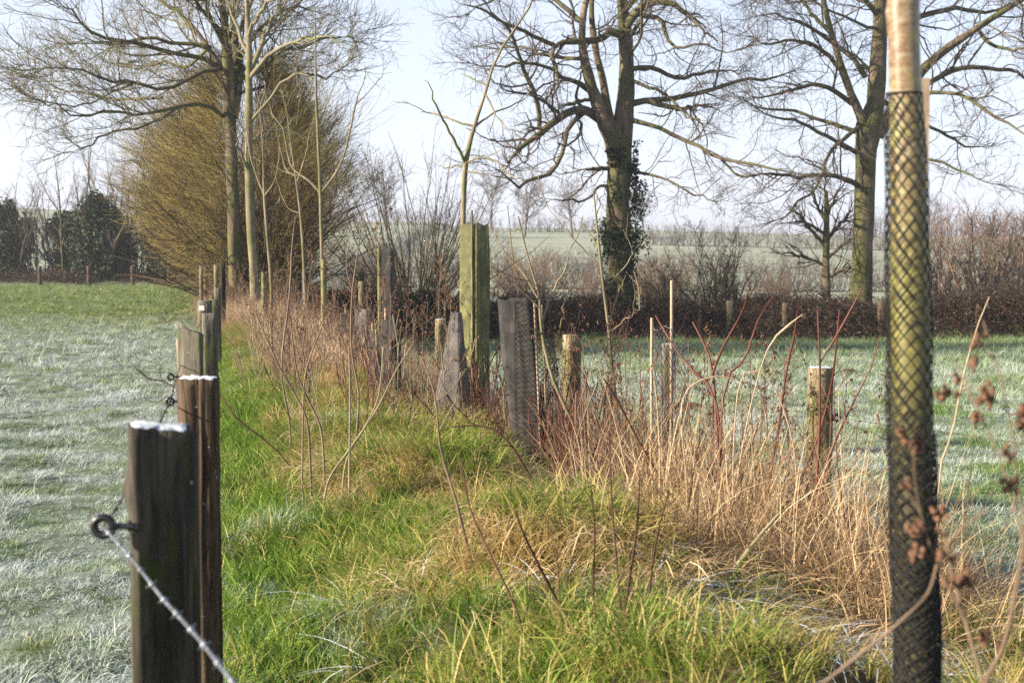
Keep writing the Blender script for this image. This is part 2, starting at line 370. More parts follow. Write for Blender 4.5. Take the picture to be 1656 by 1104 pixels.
# ---------------------------------------------------------------- instanced grass
def tuft(nb, rad, h0, h1, wd, bend, seg=3, lean=.25, flat=0):
    """a tuft of curved tapering blades"""
    a = rng.random(nb) * 2 * math.pi; r = rad * np.sqrt(rng.random(nb))
    base = np.stack([r * np.cos(a), r * np.sin(a), np.full(nb, -.01)], 1)
    az = a + rng.normal(0, 1.0, nb); h = h0 + (h1 - h0) * rng.random(nb) ** 1.3
    d = np.stack([np.cos(az), np.sin(az), np.zeros(nb)], 1)
    ln = lean + rng.random(nb) * .35; bd = bend * (.4 + rng.random(nb) * 1.2)
    t = np.linspace(0, 1, seg + 1)
    th = ln[:, None] + bd[:, None] * t[None] ** 1.3 + flat
    dx = np.sin(th); dz = np.cos(th)
    px = np.concatenate([np.zeros((nb, 1)), np.cumsum((dx[:, 1:] + dx[:, :-1]) / 2, 1)], 1) / seg * h[:, None]
    pz = np.concatenate([np.zeros((nb, 1)), np.cumsum((dz[:, 1:] + dz[:, :-1]) / 2, 1)], 1) / seg * h[:, None]
    C = base[:, None] + px[..., None] * d[:, None] + pz[..., None] * np.array([0, 0, 1.])
    side = np.stack([-np.sin(az), np.cos(az), np.zeros(nb)], 1) + .3 * rng.normal(size=(nb, 3)); side = unit(side)
    ww = wd * (.6 + .8 * rng.random(nb))[:, None] * np.maximum(1 - t[None] ** 1.6, .06) * .5
    L = C - side[:, None] * ww[..., None]; Rr = C + side[:, None] * ww[..., None]
    V = np.stack([L, Rr], 2).reshape(-1, 3)
    b = (np.arange(nb) * (seg + 1) * 2)[:, None]; i = (np.arange(seg) * 2)[None]
    F = np.stack([b + i, b + i + 1, b + i + 3, b + i + 2], -1).reshape(-1, 4)
    T = np.stack([np.repeat(rng.random(nb), (seg + 1) * 2), np.tile(np.repeat(t, 2), nb), np.zeros(nb * (seg + 1) * 2)], 1)
    return V, F, T
def tuft_set(name, mat, variants):
    c = bpy.data.collections.new(name)
    for k, kw in enumerate(variants):
        V, F, T = tuft(**kw); c.objects.link(mesh(name + '_tuft', V, F, mat, None, True, T, link=False))
    return c
def scatter(name, coll, pts, scl, kind='stuff', label=None, cat=None, tilt=.12):
    n = len(pts); me = bpy.data.meshes.new(name); me.vertices.add(n); me.vertices.foreach_set('co', np.asarray(pts, np.float32).ravel())
    rot = np.stack([rng.normal(0, tilt, n), rng.normal(0, tilt, n), rng.random(n) * 6.283], 1).astype(np.float32)
    a = me.attributes.new('rot', 'FLOAT_VECTOR', 'POINT'); a.data.foreach_set('vector', rot.ravel())
    a = me.attributes.new('scl', 'FLOAT', 'POINT'); a.data.foreach_set('value', np.asarray(scl, np.float32).ravel())
    o = bpy.data.objects.new(name, me); COL.objects.link(o)
    ng = bpy.data.node_groups.new(name, 'GeometryNodeTree')
    ng.interface.new_socket('Geometry', in_out='INPUT', socket_type='NodeSocketGeometry'); ng.interface.new_socket('Geometry', in_out='OUTPUT', socket_type='NodeSocketGeometry')
    N, L = ng.nodes, ng.links; gi = N.new('NodeGroupInput'); go = N.new('NodeGroupOutput'); ip = N.new('GeometryNodeInstanceOnPoints'); ci = N.new('GeometryNodeCollectionInfo')
    ci.inputs[0].default_value = coll; ci.inputs[1].default_value = True; ci.inputs[2].default_value = True
    ar = N.new('GeometryNodeInputNamedAttribute'); ar.data_type = 'FLOAT_VECTOR'; ar.inputs[0].default_value = 'rot'
    as_ = N.new('GeometryNodeInputNamedAttribute'); as_.data_type = 'FLOAT'; as_.inputs[0].default_value = 'scl'
    L.new(gi.outputs[0], ip.inputs['Points']); L.new(ci.outputs[0], ip.inputs['Instance']); ip.inputs['Pick Instance'].default_value = True
    L.new(ar.outputs[0], ip.inputs['Rotation']); L.new(as_.outputs[0], ip.inputs['Scale']); L.new(ip.outputs[0], go.inputs[0])
    md = o.modifiers.new('scatter', 'NODES'); md.node_group = ng
    tag(o, label, cat, None, kind); return o

def region(n, D0, D1, xf, power=1.0, jit=None):
    """n random points, depth-distributed so near ground is denser; xf(D)->(x0,x1)"""
    q = rng.random(n); D = (D0 ** power + q * (D1 ** power - D0 ** power)) ** (1 / power) if power else D0 * (D1 / D0) ** q
    x0, x1 = xf(D); x = x0 + rng.random(n) * (x1 - x0)
    return x, D
def on_ground(x, y, dz=0): return np.stack([x, y, G(x, y) + dz], 1)
def keepn(x, y, sc, thr):
    v = np.array([mnoise.noise(Vector((a * sc, b * sc, 3.1))) for a, b in zip(x, y)]); return v > thr

LF = lambda D: (-0.1 - .205 * D)      # left fence line
RF = lambda D: (3.45 - .245 * D)      # right fence line
tf = tuft_set('field_grass', M['field'], [dict(nb=44, rad=.09, h0=.02, h1=.075, wd=.004, bend=1.8, lean=.5) for _ in range(5)] + [dict(nb=50, rad=.06, h0=.04, h1=.10, wd=.0045, bend=1.3, lean=.3) for _ in range(2)])
x, y = region(14000, 3.6, 16, lambda D: (-.50 * D - 1, LF(D) + .25), 1.2)
x2, y2 = region(15000, 15, 82, lambda D: (-.52 * D, np.minimum(LF(D) + .3, -.18 * D)), 1.0)
p = np.concatenate([on_ground(x, y), on_ground(x2, y2)])
s = np.concatenate([.6 + .7 * rng.random(len(x)) , (1.0 + .8 * rng.random(len(x2))) * (1 + y2 / 70)])
fn_ = np.array([mnoise.noise(Vector((a * 1.6, b * 1.1, 5))) for a, b in p[:, :2]]); s = s * np.clip(1 + 1.0 * fn_, .4, 1.65)
scatter('frosty_field_grass', tf, p, s, label='short frost-covered pasture grass left of the fence', cat='grass')
tr = tuft_set('right_field_grass', M['rfield'], [dict(nb=34, rad=.10, h0=.03, h1=.10, wd=.0048, bend=1.3, lean=.3) for _ in range(5)])
x, y = region(13000, 4.5, 22, lambda D: (RF(D) - .2, .5 * D + 1), 1.1)
x2, y2 = region(17000, 20, 47, lambda D: (RF(D) - .2, .52 * D), 1.0)
p = np.concatenate([on_ground(x, y), on_ground(x2, y2)])
s = np.concatenate([.8 + .7 * rng.random(len(x)), (1.1 + .8 * rng.random(len(x2))) * (1 + y2 / 60)])
fn_ = np.array([mnoise.noise(Vector((a * 1.3, b * .9, 8))) for a, b in p[:, :2]]); s = s * np.clip(1 + 1.0 * fn_, .45, 1.9)
scatter('right_field_grass', tr, p, s, label='short frosty pasture grass right of the hedge strip', cat='grass')
# strip: green verge by the left fence, long tussocks in the middle, dry grass to the right and farther off
tv = tuft_set('verge_grass', M['verge'], [dict(nb=36, rad=.07, h0=.06, h1=.16, wd=.0055, bend=1.1, lean=.2) for _ in range(5)])
x, y = region(9000, 3.2, 40, lambda D: (LF(D) + .0, xc(D) - .35), 1.15)
scatter('verge_grass', tv, on_ground(x, y), (.75 + .6 * rng.random(len(x))) * (1 + y / 90), label='bright green short grass along the post fence', cat='grass')
tg = tuft_set('tussock_grass', M['grass'], [dict(nb=62, rad=.10, h0=.08, h1=.30, wd=.0048, bend=1.6, lean=.2, seg=4) for _ in range(6)])
x, y = region(7500, 3.0, 34, lambda D: (xc(D) - .95, RF(D) + .15), 1.2)
tn = np.array([mnoise.noise(Vector((a * 1.3, b * 1.3, 5))) for a, b in zip(x, y)])
scatter('tussock_grass', tg, on_ground(x, y), np.clip(.75 + 1.1 * tn + .4 * rng.random(len(x)), .35, 1.6), label='long green and straw tussock grass in the planted strip', cat='grass')
tm = tuft_set('matted_dry_grass', M['dry'], [dict(nb=36, rad=.13, h0=.12, h1=.38, wd=.005, bend=1.6, lean=.7, seg=4, flat=.2) for _ in range(5)])
x, y = region(8500, 3.4, 36, lambda D: (xc(D) - .75, RF(D) + .3), 1.15); k = keepn(x, y, .9, -.02); x, y = x[k], y[k]
scatter('matted_dry_grass', tm, on_ground(x, y, .02), .7 + .6 * rng.random(len(x)), label='flattened straw coloured dead grass among the tussocks', cat='grass')
td = tuft_set('tall_dry_grass', M['dry'], [dict(nb=24, rad=.10, h0=.35, h1=1.0, wd=.0055, bend=.9, lean=.04, seg=6) for _ in range(5)] + [dict(nb=30, rad=.2, h0=.35, h1=1.0, wd=.0045, bend=2.9, lean=.45, seg=8) for _ in range(7)])
x = np.concatenate([rng.normal(1.30, .36, 300), rng.normal(1.0, .25, 40), rng.normal(1.5, .3, 60)]); y = np.concatenate([rng.normal(7.0, .6, 300), rng.normal(8.4, .5, 40), rng.normal(5.9, .4, 60)])
x3, y3 = region(330, 9.3, 16, lambda D: (RF(D) - .8, RF(D) + .15)); x4 = np.r_[rng.normal(.52, .16, 42), rng.normal(-.62, .15, 22), rng.normal(1.0, .2, 30)]; y4 = np.r_[rng.normal(11.0, .4, 42), rng.normal(15.4, .4, 22), rng.normal(9.3, .3, 30)]
x = np.r_[x, x3, x4]; y = np.r_[y, y3, y4]
scatter('tall_dry_grass', td, on_ground(x, y), (.80 + .48 * rng.random(len(x))) * np.where((y > 9) & (np.arange(len(y)) < len(y) - 94), .55, .95), label='tall straw coloured dead grass standing in front of the right fence post', cat='grass')
tp = tuft_set('far_dry_grass', M['drypink'], [dict(nb=30, rad=.2, h0=.3, h1=.85, wd=.008, bend=.8, lean=.1, seg=4) for _ in range(5)])
x, y = region(2000, 15, 46, lambda D: (xc(D) - .6, RF(D) + .2), 1.0)
x3, y3 = region(500, 26, 42, lambda D: (xc(D) - 1.3, xc(D))); x = np.r_[x, x3]; y = np.r_[y, y3]
scatter('far_dry_grass', tp, on_ground(x, y), .55 + .4 * rng.random(len(x)), label='pinkish dead grass along the strip towards the big hedge', cat='grass')
ti = tuft_set('frosted_litter', M['icy'], [dict(nb=40, rad=.2, h0=.12, h1=.4, wd=.005, bend=.8, lean=1.0, seg=4, flat=.25) for _ in range(4)])
x = np.concatenate([rng.normal(1.15, .5, 120), rng.normal(.35, .22, 16), rng.normal(-.55, .15, 6)]); y = np.concatenate([rng.normal(5.2, .5, 120), rng.normal(8.1, .18, 16), rng.normal(5.2, .3, 6)])
xm = np.r_[rng.normal(1.45, .40, 200), rng.uniform(.3, 1.9, 60)]; ym = np.r_[rng.normal(6.9, .65, 200), rng.uniform(5.4, 8.5, 60)]
tmm = tuft_set('tangled_straw', M['dry'], [dict(nb=40, rad=.18, h0=.2, h1=.7, wd=.005, bend=2.6, lean=.8, seg=7, flat=.1) for _ in range(6)])
scatter('tangled_straw', tmm, on_ground(xm, ym, .02), .7 + .6 * rng.random(len(xm)), label='tangled mound of collapsed pale straw left of the netted trunk', cat='grass', tilt=.3)
scatter('frosted_litter', ti, on_ground(x, y, .03), .5 + .5 * rng.random(len(x)), label='white frosted dead blades lying under the netted tree', cat='grass')

# ---------------------------------------------------------------- branching
def spline(pts, k):
    pts = np.asarray(pts, float); n = len(pts); d = np.r_[0, np.cumsum(np.linalg.norm(np.diff(pts[:, :3], axis=0), axis=1))]; t = np.linspace(0, d[-1], k)
    e = np.vstack([2 * pts[0] - pts[1], pts, 2 * pts[-1] - pts[-2]]); out = []
    for q in t:
        i = min(max(np.searchsorted(d, q, 'right') - 1, 0), n - 2); u = (q - d[i]) / (d[i + 1] - d[i] + 1e-9); p0, p1, p2, p3 = e[i:i + 4]
        out.append(.5 * (2 * p1 + (p2 - p0) * u + (2 * p0 - 5 * p1 + 4 * p2 - p3) * u * u + (3 * p1 - p0 - 3 * p2 + p3) * u ** 3))
    return np.array(out)
def walk(S, Dn, L, R0, R1, k, wig, up=0.0, curve=None):
    """grow N branches from S along Dn"""
    N = len(S); P_ = np.zeros((N, k, 3)); P_[:, 0] = S; d = unit(Dn.copy()); step = (L / (k - 1))[:, None]
    for i in range(1, k):
        d = unit(d + wig * rng.normal(size=(N, 3)) + np.array([0, 0, up]))
        P_[:, i] = P_[:, i - 1] + d * step
    t = np.linspace(0, 1, k)[None]; Rr = R0[:, None] * (1 - t) + R1 * t if np.isscalar(R1) else R0[:, None] * (1 - t) + R1[:, None] * t
    return P_, Rr
def offshoots(P_, Rr, dens, t0, ang, Lf, rf, k, wig, up=0, rmin=.003, t1=1.0, tip=.35, angs=.2):
    """children of all branches: dens per metre; Lf(t, parentlen)->length"""
    N, kp, _ = P_.shape; seg = np.linalg.norm(np.diff(P_, axis=1), axis=2); PL = seg.sum(1)
    cnt = rng.poisson(PL * dens * (t1 - t0)); idx = np.repeat(np.arange(N), cnt); n = len(idx)
    if n == 0: return np.zeros((0, k, 3)), np.zeros((0, k))
    t = t0 + (t1 - t0) * rng.random(n); f = t * (kp - 1); i = np.minimum(f.astype(int), kp - 2); u = (f - i)[:, None]
    S = P_[idx, i] * (1 - u) + P_[idx, i + 1] * u; tan = unit(P_[idx, i + 1] - P_[idx, i]); pr = Rr[idx, i] * (1 - u[:, 0]) + Rr[idx, i + 1] * u[:, 0]
    rv = rng.normal(size=(n, 3)); perp = unit(rv - (rv * tan).sum(1, keepdims=True) * tan)
    a = ang + angs * rng.normal(size=n); D = tan * np.cos(a)[:, None] + perp * np.sin(a)[:, None]
    L = Lf(t, PL[idx]) * (.5 + .9 * rng.random(n)); R0 = np.maximum(pr * rf * (.6 + .5 * rng.random(n)), rmin)
    return walk(S, D, L, R0, np.maximum(R0 * tip, rmin * .6), k, wig, up)
def limb(tr, D, k=14, dd=0.0, jig=.0):
    """traced limb: (px, py, width px) list -> world polyline and radii. dd: how much it comes nearer (-) or goes off (+) by its tip"""
    n = len(tr); W = []
    for i, q in enumerate(tr):
        Di = D + dd * (i / (n - 1)) ** 1.2; p = P(q[0], q[1], Di); W.append([*p, q[2] / FPX * Di / 2])
    s = spline(W, k); s[:, :3] += jig * rng.normal(size=(k, 3)) * np.linspace(0, 1, k)[:, None]
    return s[:, :3], np.maximum(s[:, 3], .0007)

def build_tree(name, base, label, cat, trunks, limbs, levels, mats, D, group=None, sides=12, jig=.05, rough=.035, extra=None, ws=1.0):
    """trunks, limbs: traced; levels: list of offshoot kwargs. mats: trunk, limb, twig"""
    t = thing(name, base, label, cat, group); O = base
    g = Geo(); allP, allR = [], []
    for tr, dd in trunks:
        p, r = limb(tr, D, 20, dd); r = r * ws
        n = 16; g0 = Geo(); g0.tubes(p, r, n); V = g0.V[0]
        for q in range(len(V)):        # ridged irregular surface
            v = Vector(V[q]) ; nn = mnoise.noise(Vector((v.x * 5, v.y * 5, v.z * 1.1))) * .22 + mnoise.noise(v * 1.3) * .18
            V[q] = p[q // n] + (V[q] - p[q // n]) * (1 + nn)
        g.add(V, g0.F[0], g0.T[0]); allP.append(spline(p, 14)); allR.append(np.interp(np.linspace(0, 1, 14), np.linspace(0, 1, 20), r))
    g.build('trunk', mats[0], t, origin=O)
    gl = Geo()
    LP, LR = [], []
    for tr, dd in limbs:
        p, r = limb(tr, D, 14, dd, jig); r = r * ws * 1.12; r[-4:] *= [.9, .75, .5, .22]; gl.tubes(p, r, 7); LP.append(p); LR.append(r)
    LP, LR = (np.array(LP), np.array(LR)) if LP else (np.zeros((0, 14, 3)), np.zeros((0, 14)))
    TP, TR = np.array(allP), np.array(allR)
    if extra:
        e, er = offshoots(TP, TR, **extra); 
        gl.tubes(e, er, 6); e14 = np.array([spline(q, 14) for q in e]) if len(e) else LP[:0]; er14 = np.array([np.interp(np.linspace(0, 1, 14), np.linspace(0, 1, er.shape[1]), q) for q in er]) if len(e) else LR[:0]
        LP = np.concatenate([LP, e14]); LR = np.concatenate([LR, er14])
    gl.build('branches', mats[1], t, origin=O)
    gt = Geo(); cp, cr = LP, LR
    ep, er_ = offshoots(LP, np.maximum(LR, .008 if D > 25 else .002), 9.0 if D > 25 else 4, .86, .35, lambda t, L: levels[0]['Lf'](t, L) * .8 + 0 * t, .6, levels[0]['k'], levels[0]['wig'], .04, levels[0]['rmin'])
    for i, kw in enumerate(levels):
        cp, cr = offshoots(cp, cr, **kw)
        if i == 0: cp, cr = np.concatenate([cp, ep]), np.concatenate([cr, er_])
        gt.tubes(cp, cr, 4 if i < 2 else 3)
    gt.build('twigs', mats[2], t, origin=O)
    return t, LP, LR

OAKLV = [dict(dens=3.0, t0=.12, ang=.95, Lf=lambda t, L: 1.15 + 1.5 * (1 - t) + .0 * L, rf=.46, k=9, wig=.26, up=.03, rmin=.011),
         dict(dens=3.6, t0=.15, ang=.9, Lf=lambda t, L: .55 + .5 * (1 - t), rf=.52, k=7, wig=.27, up=.03, rmin=.0055),
         dict(dens=3.5, t0=.1, ang=.85, Lf=lambda t, L: .30 + .2 * (1 - t), rf=.58, k=5, wig=.26, up=.03, rmin=.0034),
         dict(dens=3.0, t0=.1, ang=.8, Lf=lambda t, L: .2 + 0 * t, rf=.7, k=3, wig=.3, up=.03, rmin=.0024)]
def gb(px, D):  # base point on the ground at px
    x = (px - 828) / FPX * D; return np.array([x, D, float(G(x, D))])

# middle oak -------------------------------------------------------------------
oak_trunks = [
 ([(1010, 540, 62), (1008, 500, 54), (1004, 430, 46), (1001, 350, 43), (1000, 280, 42), (1004, 225, 46), (1011, 180, 33), (1013, 130, 29), (1012, 70, 26), (1007, 10, 22), (1003, -80, 18), (1000, -190, 12), (995, -300, 6)], .3),
 ([(1001, 262, 38), (990, 220, 36), (974, 185, 29), (960, 150, 22), (948, 110, 18), (941, 70, 15), (944, 20, 12), (955, -40, 10), (950, -140, 7)], -1.2),
 ([(996, 215, 20), (984, 180, 15), (975, 130, 14), (964, 85, 13), (957, 30, 11), (960, -30, 9), (975, -120, 6)], 1.0)]
oak_limbs = [
 ([(970, 192, 18), (945, 178, 15), (915, 184, 13), (885, 206, 12), (855, 230, 9), (830, 252, 7), (815, 263, 4)], -3),
 ([(944, 182, 9), (920, 205, 8), (911, 240, 7), (898, 272, 7), (878, 284, 7), (855, 291, 6), (838, 301, 5), (826, 288, 4), (800, 270, 3), (775, 262, 2)], -2.4),
 ([(1004, 56, 17), (985, 52, 13), (972, 64, 12), (950, 67, 11), (920, 68, 10), (897, 74, 8), (892, 95, 7), (903, 118, 6), (899, 150, 4), (905, 170, 3)], -2),
 ([(897, 74, 8), (870, 62, 7), (845, 50, 6), (810, 35, 5), (770, 10, 4), (740, 5, 3)], -2.5),
 ([(952, 146, 11), (932, 132, 8), (912, 128, 7), (890, 110, 6), (862, 104, 5), (830, 104, 4), (790, 110, 3), (745, 100, 2)], -2),
 ([(872, 205, 8), (872, 180, 8), (860, 140, 8), (847, 112, 7), (838, 88, 6), (828, 55, 5), (800, 25, 4), (770, -20, 3)], -3),
 ([(968, 160, 7), (940, 163, 6), (922, 170, 5), (905, 172, 3)], -1),
 ([(1020, 168, 12), (1050, 162, 10), (1085, 160, 9), (1115, 155, 8), (1150, 146, 7), (1190, 133, 6), (1240, 128, 5), (1300, 112, 3)], 1.5),
 ([(1045, 163, 10), (1072, 170, 9), (1100, 176, 8), (1125, 172, 8), (1141, 172, 6)], -.5),
 ([(1020, 194, 9), (1060, 205, 7), (1095, 222, 7), (1130, 238, 6), (1165, 258, 6), (1205, 262, 5), (1250, 272, 4), (1320, 288, 3)], -3),
 ([(1165, 256, 4), (1195, 285, 4), (1230, 282, 3), (1280, 300, 2)], -1),
 ([(1020, 278, 6), (1045, 281, 5), (1075, 290, 4), (1100, 305, 4), (1130, 315, 3), (1170, 335, 2)], -2),
 ([(1012, 46, 15), (1026, 24, 14), (1050, 6, 12), (1080, 4, 10), (1108, 20, 8), (1130, 40, 7), (1150, 62, 5)], -1.5),
 ([(1018, 112, 9), (1055, 110, 8), (1085, 124, 7), (1120, 125, 6), (1160, 113, 4), (1210, 118, 3)], 2.5),
 ([(1030, 22, 9), (1050, 28, 8), (1070, 32, 8), (1078, 60, 6), (1095, 80, 5), (1130, 72, 4), (1175, 85, 3), (1210, 75, 2)], -2),
 ([(1020, 130, 7), (1045, 140, 6), (1080, 155, 5), (1110, 185, 4), (1140, 200, 3)], -2),
 ([(990, 300, 6), (968, 302, 5), (955, 320, 4), (935, 325, 4), (905, 322, 3), (880, 332, 2)], -1.5),
 ([(992, 272, 8), (965, 273, 7), (948, 274, 6)], -.5),
 ([(1010, 20, 10), (1040, -20, 9), (1090, -60, 7), (1150, -70, 5), (1210, -40, 3)], 1.5),
 ([(945, 40, 9), (910, 10, 8), (870, -20, 6), (820, -40, 4), (760, -40, 3)], 1.5),
 ([(1005, -60, 10), (1060, -90, 8), (1110, -60, 6), (1180, -20, 5), (1240, 10, 3)], -2),
 ([(955, -20, 9), (920, -60, 8), (860, -40, 6), (800, 0, 4), (740, 30, 2)], -2.5),
 ([(943, 95, 7), (920, 95, 6), (880, 90, 5), (840, 75, 4), (800, 80, 3), (760, 70, 2)], 2)]
oakextra = dict(dens=1.5, t0=.5, ang=1.15, Lf=lambda t, L: 3.0 + 2.2 * (1 - t) , rf=.28, k=10, wig=.2, up=.05, rmin=.03)
bo = gb(1008, 48.2)
oak, OLP, OLR = build_tree('oak_tree', bo, 'gnarled bare oak with ivy on its trunk and a mossy forked top', 'tree', oak_trunks, oak_limbs, OAKLV, (M['oak'], M['oaklimb'], M['twig']), 48.2, extra=oakextra, ws=.88)
# right oak --------------------------------------------------------------------
ro_trunks = [
 ([(1391, 545, 52), (1392, 505, 44), (1394, 430, 38), (1398, 340, 37), (1400, 270, 38), (1404, 215, 44), (1414, 175, 36), (1419, 120, 30), (1422, 60, 27), (1424, 0, 23), (1426, -80, 17), (1420, -180, 10)], 0),
 ([(1408, 235, 26), (1396, 196, 19), (1380, 160, 15), (1362, 112, 13), (1347, 62, 12), (1336, 20, 10), (1325, -40, 8), (1310, -110, 5)], -2),
 ([(1418, 220, 24), (1440, 186, 22), (1466, 145, 20), (1497, 108, 17), (1535, 76, 14), (1580, 46, 12), (1630, 14, 10), (1690, -20, 8), (1760, -50, 5)], -1.5)]
ro_limbs = [
 ([(1500, 136, 9), (1530, 120, 9), (1560, 110, 8), (1600, 110, 7), (1640, 116, 6), (1690, 140, 4)], 2),
 ([(1430, 205, 9), (1470, 165, 8), (1505, 150, 7), (1540, 150, 6), (1580, 168, 6), (1615, 192, 5), (1650, 212, 4), (1690, 240, 3)], -3),
 ([(1388, 300, 10), (1368, 290, 8), (1335, 283, 7), (1290, 286, 6), (1250, 282, 5), (1200, 290, 3)], -3),
 ([(1330, 283, 5), (1315, 310, 4), (1290, 325, 4), (1270, 350, 3), (1240, 360, 2)], -1.5),
 ([(1390, 250, 9), (1365, 235, 7), (1325, 215, 6), (1290, 195, 5), (1250, 186, 4), (1215, 170, 3)], -2),
 ([(1390, 215, 9), (1360, 205, 7), (1330, 196, 6), (1290, 180, 5), (1240, 178, 4), (1190, 160, 2)], 2),
 ([(1400, 125, 10), (1380, 95, 8), (1355, 75, 7), (1320, 50, 6), (1290, 35, 5), (1250, 22, 4), (1220, 30, 2)], 1.5),
 ([(1378, 168, 9), (1350, 148, 8), (1318, 137, 7), (1280, 146, 5), (1240, 158, 4), (1200, 150, 3)], -2),
 ([(1358, 112, 8), (1340, 90, 7), (1310, 70, 6), (1280, 65, 5), (1240, 70, 4), (1210, 55, 2)], -2),
 ([(1345, 55, 8), (1320, 30, 6), (1290, 0, 5), (1250, -20, 4)], 1.5),
 ([(1395, 200, 8), (1365, 225, 7), (1340, 250, 6), (1330, 280, 5), (1320, 300, 4)], -2),
 ([(1424, 60, 12), (1460, 40, 10), (1510, 20, 9), (1560, 15, 7), (1600, 20, 6), (1640, 0, 4)], 2.5),
 ([(1422, 30, 9), (1400, 0, 8), (1370, -30, 6), (1330, -50, 4)], -2),
 ([(1440, 245, 6), (1480, 255, 5), (1530, 265, 4), (1570, 285, 3), (1620, 300, 2)], -1.5),
 ([(1430, 165, 8), (1480, 190, 6), (1530, 220, 5), (1560, 235, 4), (1600, 240, 3)], 2.5),
 ([(1425, -30, 12), (1480, -60, 9), (1540, -50, 7), (1610, -20, 5), (1660, 20, 3)], -2),
 ([(1424, -10, 10), (1380, -60, 8), (1320, -60, 6), (1260, -20, 4), (1220, 0, 3)], 2),
 ([(1580, 46, 7), (1600, 70, 6), (1640, 80, 5), (1690, 70, 3)], -1.5)]
bo2 = gb(1391, 48.6)
ro, _, _ = build_tree('oak_tree', bo2, 'spreading bare oak with a straight dark ridged trunk beside the netted sapling', 'tree', ro_trunks, ro_limbs, OAKLV, (M['oak'], M['oaklimb'], M['twig']), 48.6, extra=oakextra, ws=.88)
# left ash in the hedge ----------------------------------------------------------
la_trunks = [
 ([(382, 462, 30), (379, 400, 27), (377, 330, 26), (374, 250, 26), (371, 180, 26), (369, 120, 22), (366, 60, 18), (358, 0, 15), (350, -80, 11), (345, -180, 6)], 0),
 ([(378, 190, 20), (386, 140, 17), (382, 80, 14), (376, 30, 12), (384, -40, 10), (390, -130, 6)], 1.5)]
la_limbs = [
 ([(368, 125, 11), (345, 92, 10), (318, 52, 9), (290, 22, 8), (262, 3, 7), (225, -20, 5)], 2),
 ([(352, 108, 10), (322, 92, 9), (300, 90, 9), (262, 82, 8), (230, 72, 8), (185, 64, 7), (155, 56, 6), (130, 35, 5), (105, 15, 4), (80, -5, 3)], -3),
 ([(360, 110, 9), (332, 78, 8), (275, 68, 7), (235, 62, 6), (200, 72, 5), (160, 62, 4), (120, 75, 3)], -1),
 ([(355, 112, 8), (320, 118, 7), (285, 140, 7), (245, 143, 6), (205, 130, 6), (172, 132, 5), (150, 118, 4), (110, 108, 4), (65, 112, 3), (30, 100, 2)], -4),
 ([(362, 190, 8), (345, 175, 8), (318, 168, 8), (290, 172, 7), (262, 180, 6), (215, 182, 5), (170, 178, 5), (130, 190, 4), (70, 165, 3), (35, 150, 2)], -3),
 ([(290, 172, 6), (262, 190, 5), (225, 207, 5), (190, 210, 4), (160, 225, 4), (130, 240, 3), (115, 250, 2)], -2),
 ([(262, 158, 6), (220, 160, 5), (180, 160, 5), (140, 150, 4), (90, 150, 3)], 2),
 ([(215, 135, 5), (180, 150, 4), (150, 165, 3), (95, 172, 3), (60, 165, 2)], -2),
 ([(366, 60, 10), (330, 20, 8), (300, -20, 6), (250, -60, 4)], -2),
 ([(372, 90, 9), (345, 40, 8), (330, 0, 7), (320, -50, 5)], -3),
 ([(384, 100, 9), (410, 60, 8), (440, 30, 7), (480, 10, 5), (520, 20, 3)], 2),
 ([(380, 70, 8), (400, 20, 7), (425, -20, 6), (470, -50, 4)], -2),
 ([(384, 130, 8), (420, 115, 7), (455, 85, 6), (500, 70, 5), (545, 62, 3), (580, 65, 2)], 2),
 ([(388, 150, 7), (430, 140, 6), (470, 120, 5), (520, 125, 4), (560, 110, 3)], 3),
 ([(340, 75, 6), (300, 110, 5), (270, 100, 5), (220, 110, 4), (175, 100, 3)], 3)]
ASHLV = [dict(dens=3.6, t0=.15, ang=.7, Lf=lambda t, L: .9 + 1.4 * (1 - t), rf=.5, k=9, wig=.16, up=.05, rmin=.010),
         dict(dens=4.2, t0=.1, ang=.7, Lf=lambda t, L: .5 + .5 * (1 - t), rf=.55, k=6, wig=.18, up=.06, rmin=.006),
         dict(dens=4.5, t0=.1, ang=.65, Lf=lambda t, L: .3 + .2 * (1 - t), rf=.6, k=4, wig=.16, up=.05, rmin=.004),
         dict(dens=3.5, t0=.1, ang=.6, Lf=lambda t, L: .2 + 0 * t, rf=.7, k=3, wig=.2, up=.05, rmin=.0032)]
bo3 = gb(381, 33.2); bo3[2] -= .05
ash, _, _ = build_tree('ash_tree', bo3, 'tall bare tree with two dark stems and long drooping limbs above the big hedge', 'tree', la_trunks, la_limbs, ASHLV, (M['oak'], M['oaklimb'], M['twiglight']), 33.2, ws=.78, extra=dict(dens=3.2, t0=.45, ang=.6, Lf=lambda t, L: 2.2 + 1.5 * (1 - t), rf=.3, k=9, wig=.10, up=.14, rmin=.016))
# pale slender tree in front of the hedge
bo4 = gb(412, 30)
pale_tr = [([(413, 485, 17), (411, 455, 15), (406, 380, 14), (403, 290, 13), (402, 200, 13), (403, 125, 12), (402, 60, 9), (398, -20, 7), (395, -120, 4)], 0)]
pale_l = [([(402, 125, 8), (420, 80, 7), (438, 40, 6), (470, 0, 5)], 1.5), ([(403, 128, 7), (432, 92, 6), (470, 68, 5), (510, 62, 4), (560, 68, 3)], -1.5),
          ([(402, 90, 6), (385, 50, 5), (372, 0, 4), (368, -50, 3)], 1), ([(403, 200, 5), (432, 165, 4), (458, 130, 4), (490, 120, 3), (530, 140, 2)], -1),
          ([(404, 280, 4), (385, 240, 3), (378, 200, 2)], -1), ([(404, 235, 4), (425, 215, 3), (460, 205, 3), (490, 180, 2)], 1.5), ([(401, 60, 6), (420, 20, 5), (450, -20, 4)], -1)]
